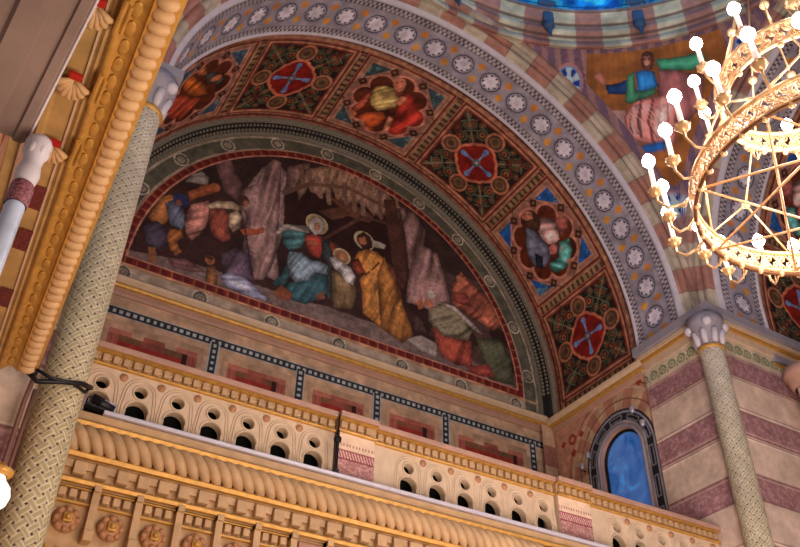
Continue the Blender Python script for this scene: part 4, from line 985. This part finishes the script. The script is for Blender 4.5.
# mauve grey arch in the foreground
for y in (5.25,5.75,6.5):
    b=B(); b.box(edgex(y)-.455,edgex(y)-.36,y-.13,y+.13,zc_(y)-.035,zc_(y)-.022); pq=gl(b).obj('mosaic_square',M_sq,gc)
gsweep([(.555,-.02),(.56,-.05),(.60,-.05),(.605,-.02)]).obj('pink_border',M_pinkst,gc)
gsweep([(.345,-.02),(.348,-.035),(.358,-.035),(.36,-.02)]).obj('fine_border',M_cream,gc)
ga=thing('foreground_arch','blurred mauve-grey stone arch filling the top left corner','arch',(-.3,3.0,3.4))
def apath(y): 
    t=(3.8-y)/2.85; return 3.39+.66*math.sin(max(0,min(1,t))*PI/2)
b=B(); yy=np.linspace(3.8,.6,40)
def ax(y): return -.085+.030*(3.5-y)*3.2
prof=[(.0,.35),(.0,.02),(.015,.0),(.06,.0),(.07,.02),(.16,.02),(.17,-.01),(.30,-.01),(.32,.02),(.5,.02),(.52,-.01),(.8,-.01),(.8,.35)]
b.sweep(prof,[lambda a,z,y=y:(ax(y)-a+.3,y-3.0,apath(y)+z-3.4) for y in yy]); b.obj('archivolt',M_foregrey,ga)
b=B(); b.tube([(ax(y)+.004+.3,y-3.0,apath(y)+.015-3.4) for y in yy],.008,6); b.obj('pale_edge',M_white,ga,True)
cl=thing('colonnette','small blue-white colonnette with white leaf capital at the left edge','column',(-.045,3.72,-1.6))
b=B(); b.lathe([(.052,.2),(.05,4.2),(.048,4.52)],20); b.obj('shaft',mat('blue_white_marble',(176,184,206),.35,vary=.2,scale=8),cl,True)
b=B(); b.lathe([(.10,0),(.10,.1),(.085,.14),(.09,.18),(.075,.22)],20); b.obj('base',M_cream,cl,True)
b=B(); b.lathe([(.054,4.52),(.058,4.54),(.058,4.64),(.054,4.66)],20); b.obj('mosaic_collar',mat('red_blue_mosaic',(140,84,92),.5,vary=.8,scale=70),cl,True)
b=B(); b.lathe([(.045,4.66),(.055,4.69),(.062,4.74),(.055,4.78),(.048,4.80),(.055,4.86),(.07,4.95),(.06,4.98),(.03,4.99)],20)
for k in range(6): a=k*PI/3; b.ball((.042*math.cos(a),.042*math.sin(a),4.90),.026,8,(1,1,2.0))
b.obj('capital',M_white,cl,True)
# ================================================================= small fittings
b=B(); b.lathe([(.001,-.10),(.05,-.088),(.085,-.05),(.098,0),(.085,.05),(.05,.09),(.04,.115)],20)
gl_=thing('globe_lamp','glowing white globe lamp with gold cap at the lower left edge','lamp',(.375,5.2,2.07))
b.obj('globe',M_globe,gl_,True)
b=B(); b.lathe([(.05,.115),(.075,.125),(.08,.15),(.05,.165),(.02,.19),(.001,.2)],20); b.tube([(0,0,.18),(-.15,.02,.3),(-.63,.03,.3)],.012,8); b.obj('gold_cap',M_gold,gl_,True)
# conduit
b=B(); b.tube([(.60,7.60,5.35),(.595,7.60,4.6),(.575,7.60,4.12),(.56,7.6,3.9),(.56,7.6,-1.5)],.022,8); b.tube([(.62,7.6,4.05),(.61,7.6,3.3),(.61,7.6,-1.5)],.018,8)
tag(b.obj('conduit',M_pipe,smooth=True),'thin pinkish-grey pipe running down left of the basketwork column','pipe')
b=B(); b.tube([(.50,7.46,4.13),(.60,7.46,4.06),(.80,7.46,4.12),(.98,7.5,4.18),(1.10,7.7,4.28),(1.08,7.9,4.36)],.024,8)
b.tube([(.52,7.44,4.18),(.7,7.44,4.12),(.9,7.46,4.14),(1.04,7.6,4.16),(1.09,7.8,4.28)],.016,8)
b.ball((.54,7.47,4.15),.05,8)
tag(b.obj('cable',M_black,smooth=True),'bundle of black cables looping around the left column to the floodlight','cable')
fl=thing('floodlight','black floodlight lying on the ledge at the left end of the balustrade','floodlight',(1.28,8.22,4.35),.2); fl.scale=(.75,.75,.75)
b=B(); b.tube([(-.10,0,.13),(.22,-.03,.07)],[.075,.07],14); b.obj('housing',M_black,fl,True)
b=B(); b.tube([(.05,-.085,.13),(.23,-.10,.09)],.012,6); b.tube([(.22,-.03,.07),(.235,-.032,.067)],[.078,.078],14); b.obj('rim',M_silver,fl,True)
b=B(); b.box(-.16,.10,-.05,.06,.0,.03); b.tube([(0,-.08,.02),(0,-.085,.12)],.01,6); b.obj('bracket',M_black,fl)
b=B()
for k in range(4): b.tube([(-.22+k*.035,-.02,.0),(-.21+k*.035,-.02,.12)],.006,6)
b.obj('cable_ends',M_silver,fl)
# dark pole at first pedestal
b=B(); b.tube([(0,0,0),(0,0,.62)],.022,8); b.ball((0,0,.50),.05,8); b.box(-.03,.03,-.03,.03,0,.12,bev=.01); b.tube([(0,0,.6),(.01,0,.82)],.012,6)
o=b.obj('upright_rod',M_black); o.location=(4.0,8.265,4.303); tag(o,'thin dark upright rod clamped at left side of the first mosaic pedestal','rod')
# small spotlights by the window
def spot(x,y,z,lab,rz=0):
    t=thing('spotlight',lab,'spotlight',(x,y,z),rz,None); t.scale=(.62,.62,.62)
    b=B(); b.lathe([(.001,-.10),(.05,-.09),(.07,-.03),(.085,.06),(.08,.08)],14); b.obj('shade',M_silver,t,True)
    b=B(); b.lathe([(.001,.05),(.06,.06),(.075,.075)],14); b.obj('lens',mat('spot_lens',(120,200,210),.1,emit=(.3,.8,.9),estr=.6),t,True)
    b=B(); b.tube([(.0,0,-.08),(.06,.0,-.14),(.14,.0,-.12)],.014,6); b.obj('arm',M_black,t,True); return t
spot(10.36,11.05,7.28,'small silver spotlight at left foot of the blue window arch')
spot(10.34,10.85,7.42,'small spotlight with cyan lens beside the left foot of the window arch')
spot(10.36,9.62,7.78,'small silver spotlight above the top right of the blue glass')
spot(10.34,9.42,7.42,'pale round spotlight at right of the window arch beside pier')
# bay to the right of the pier: carved scalloped impost
ia=thing('carved_impost','carved cream and brown scalloped arch impost right of the striped pier','impost',(12.08,7.30,6.66))
b=B()
for k in range(7):
    b.ball((.05*math.sin(k*2.),-.10,-1.0+k*.30),.20,12,(1.0,.7,.9))
b.box(-.18,.25,-.12,.12,-1.6,1.0,bev=.03); b.obj('scalloped_shaft',M_cream,ia,True)

b=B(); b.ball((0,0,0),.075,8,(1,.5,1.1)); q0_=b.obj('brown_inlay',mat('brown_inlay',(120,76,40),.5),ia,True)
for k in range(6):
    q=q0_ if k==0 else q0_.copy()
    if k: COL.objects.link(q)
    q.location=(.04,-.24,-.85+k*.30)
b=B(); b.lathe([(.24,.92),(.30,1.0),(.30,1.08),(.36,1.14),(.36,1.28),(.2,1.3)],20); b.obj('capital',M_pinkst,ia,True)
# right-hand bay cornice
b=B(); b.box(11.95,13.6,7.66,9.2,8.30,8.42); struct(b.obj('trim_50',M_grey)); b=B(); b.box(11.95,13.6,7.69,9.2,8.22,8.27); struct(b.obj('trim_51',M_gold))
# ================================================================= CHANDELIER
HXc,HYc=5.57,2.60
ch=thing('chandelier','huge gilt brass double-ring chandelier with lit electric candles, at upper right','chandelier',(HXc,HYc,5.0))
R1,R2=1.10,.67; Z2=1.12
def ringband(R,z,h,name):
    # perforated filigree band: lattice of curls between two rims
    b=B(); n=64
    for zz,rr in ((z,.020),(z+h,.024)): b.tube([(R*math.cos(2*PI*k/n),R*math.sin(2*PI*k/n),zz) for k in range(n)],rr,8,closed=True)
    o=b.obj(name+'_rim',M_brass,ch,True)
    b=B(); m=int(2*PI*R/.12)
    for k in range(m):
        a0=2*PI*k/m; 
        for (q,sgn) in ((.27,1),(.73,-1)):
            for (rad,tr) in ((.040,.009),(.020,.008)):
                pts=[]
                for j in range(8):
                    t=2*PI*j/8; a=a0+(rad*math.cos(t)+.02*sgn)/R; pts.append((R*math.cos(a),R*math.sin(a),z+h*q+rad*1.2*math.sin(t)))
                b.tube(pts,tr,5,closed=True)
        for s in (-1,1):
            pts=[(R*math.cos(a0+s*(t-.5)*.13/R),R*math.sin(a0+s*(t-.5)*.13/R),z+h*t) for t in (0,.25,.5,.75,1)]; b.tube(pts,.010,5)
    b.obj(name+'_filigree',M_brass,ch,True)
    b=B(); b.ball((0,0,0),.028,8); dp=b.obj('drop_bead',M_brass,ch,True); mm=int(2*PI*R/.2)
    for k in range(mm):
        q=dp if k==0 else dp.copy()
        if k: COL.objects.link(q)
        a=2*PI*k/mm; q.location=(R*math.cos(a),R*math.sin(a),z-.035)
ringband(R1,0,.20,'lower_ring'); ringband(R2,Z2,.22,'upper_ring')
b=B(); n=64; b.tube([(R1*1.01*math.cos(2*PI*k/n),R1*1.01*math.sin(2*PI*k/n),-.03) for k in range(n)],.016,6,closed=True); b.obj('dark_hoop',M_darkbrass,ch,True)
# star of rods in the lower ring
for k in range(8):
    a=2*PI*k/8+.2; a2=a+2*PI*3/8
    b=B(); b.tube([(R1*math.cos(a),R1*math.sin(a),0),(R1*math.cos(a2),R1*math.sin(a2),0)],.011,6); b.obj('star_rod',M_brass,ch,True)
for k in range(8):
    a=2*PI*k/8+.2; am=a+PI/8; a2=a+2*PI/8; rm=.95
    z0=.62; pm_=(rm*math.cos(am),rm*math.sin(am),z0)
    b=B(); b.tube([(R1*math.cos(a),R1*math.sin(a),.2),pm_],.010,6); b.tube([(R1*math.cos(a2),R1*math.sin(a2),.2),pm_],.010,6); b.tube([pm_,(R2*math.cos(am),R2*math.sin(am),Z2)],.010,6)
    h=b.obj('hanger_rod',M_brass,ch,True)
    b=B(); b.ball(pm_,.042,10); b.obj('ball_joint',M_brass,h,True)
for k in range(8):
    a=2*PI*k/8+.45
    p0=Vector((R2*math.cos(a),R2*math.sin(a),Z2+.22)); p1=Vector((.07*math.cos(a),.07*math.sin(a),3.0)); pm1=p0.lerp(p1,.33)
    b=B(); b.tube([p0,p1],.010,6); h=b.obj('suspension_rod',M_brass,ch,True)
    b=B(); b.ball(pm1,.045,10); b.obj('ball_joint',M_brass,h,True)
b=B(); b.lathe([(.001,2.8),(.05,2.84),(.10,2.92),(.12,3.0),(.16,3.03),(.12,3.08),(.07,3.15),(.05,3.3),(.001,3.32)],20)
for k in range(8):
    a=k*PI/4; b.tube([(.1*math.cos(a),.1*math.sin(a),3.0),(.2*math.cos(a),.2*math.sin(a),2.97),(.22*math.cos(a),.22*math.sin(a),3.06)],.014,6)
b.obj('hub',M_darkbrass,ch,True)
b=B(); b.tube([(0,0,3.3),(0,0,13.4)],.018,8); b.obj('chain',M_darkbrass,ch,True)
# candle prototype: arm, cup, tube, bulb -> instanced as copied parts
def arm_proto(R,reach,z,a,zt):
    pass
def candle_set(R,z,n,off,reach,rise,names):
    proto=None
    for k in range(n):
        a=2*PI*(k+off)/n; rch=reach if k%2 else reach*.72; 
        key=k%2
        if key not in names:
            b=B(); pts=[(0,0,0),(rch*.35,0,-.10),(rch*.75,0,-.12),(rch,0,-.04),(rch,0,.04)]
            sm=[]
            for i in range(len(pts)-1):
                for t in (0,.33,.66): sm.append(tuple(pts[i][j]*(1-t)+pts[i+1][j]*t for j in range(3)))
            sm.append(pts[-1]); b.tube(sm,.012,6); b.tube([(rch*.2,0,-.05),(rch*.2,.05,-.1),(rch*.35,.04,-.17),(rch*.45,0,-.12)],.008,5)
            arm=b.obj('candle_arm',M_brass,ch,True)
            b=B(); b.lathe([(.001,.02),(.03,.03),(.055,.07),(.06,.09),(.03,.09)],12,(rch,0,0)); 
            for j in range(6): b.ball((rch+.055*math.cos(j*PI/3),.055*math.sin(j*PI/3),.085),.014,6)
            cup=b.obj('cup',M_brass,arm,True)
            b=B(); b.lathe([(.022,.08),(.022,rise-.04),(.012,rise-.03)],10,(rch,0,0)); tb=b.obj('candle_tube',M_wax,arm,True)
            b=B(); b.lathe([(.001,rise-.04),(.022,rise-.03),(.054,rise+.02),(.056,rise+.05),(.038,rise+.09),(.010,rise+.125),(.001,rise+.13)],12,(rch,0,0)); bb=b.obj('bulb',M_bulb,arm,True)
            names[key]=arm
        else:
            src=names[key]; arm=src.copy(); COL.objects.link(arm)
            for cc in src.children: d=cc.copy(); COL.objects.link(d); d.parent=arm
        arm.location=(R*math.cos(a),R*math.sin(a),z); arm.rotation_euler=(0,0,a)
candle_set(R1,.10,24,.2,.30,.40,{})
candle_set(R2,Z2+.10,12,.3,.20,.38,{})
# ================================================================= surrounding shell pieces & floor
b=B(); b.box(-6,18,-8,14,-1.75,-1.6); struct(b.obj('floor_nave',M_pinkst))
# end wall of the neighbouring right arm, closing the view through the right arch
c=Canvas(-5.4,5.4,-1.6,ZC+4.9,.05,(176,140,118)); r=np.hypot(c.U,np.maximum(c.V-ZC,0)); k=np.floor((8.05-c.V)/.55).astype(int)%2
c.C[:]=np.where(((c.V<8.05)&(k==0))[...,None],np.array([160,116,116.]),np.array([196,166,142.]))
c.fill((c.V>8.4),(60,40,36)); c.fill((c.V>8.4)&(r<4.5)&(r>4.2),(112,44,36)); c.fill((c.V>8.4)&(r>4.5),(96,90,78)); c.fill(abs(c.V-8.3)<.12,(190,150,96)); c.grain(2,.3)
o=c.mesh('wall_far_right',lambda U,V:(0*U+CX+9.0,CY+U,V)); struct(o)
# ================================================================= LIGHTS
def area(loc,rot,size,power,color):
    l=bpy.data.lights.new('area_light','AREA'); l.energy=power; l.size=size; l.color=color; o=bpy.data.objects.new('area_light',l); COL.objects.link(o); o.location=loc; o.rotation_euler=rot; return o
def point(loc,power,color,r=.3):
    l=bpy.data.lights.new('point_light','POINT'); l.energy=power; l.color=color; l.shadow_soft_size=r; o=bpy.data.objects.new('point_light',l); COL.objects.link(o); o.location=loc; return o
def aim(o,t): o.rotation_euler=(Vector(t)-o.location).to_track_quat('-Z','Y').to_euler()
LP=1.0
o=area((5.0,1.5,-1.2),(0,0,0),6,560*LP,(1,.84,.70)); aim(o,(5.5,9,8))
o=area((3.0,2.0,0.5),(0,0,0),3,130*LP,(1,.80,.62)); aim(o,(3.5,8.3,4.2))
o=area((1.6,1.6,0.2),(0,0,0),1.2,22*LP,(1,.82,.62)); aim(o,(.4,4.6,4.1))
o=area((7.0,4.5,.5),(0,0,0),3,230*LP,(1,.86,.86)); aim(o,(10.6,7.8,7))
point((HXc,HYc,5.6),330*LP,(1,.90,.92),.9)
o=area((5.7,8.9,4.8),(0,0,0),2.0,40*LP,(1,.72,.5)); aim(o,(5.7,12,8))
o=area((CX,CY,13.6),(PI,0,0),5,260*LP,(.6,.85,1)); 
w=bpy.data.worlds.new('world'); sc.world=w; w.use_nodes=True; w.node_tree.nodes['Background'].inputs[0].default_value=(.95,.82,.78,1); w.node_tree.nodes['Background'].inputs[1].default_value=.35
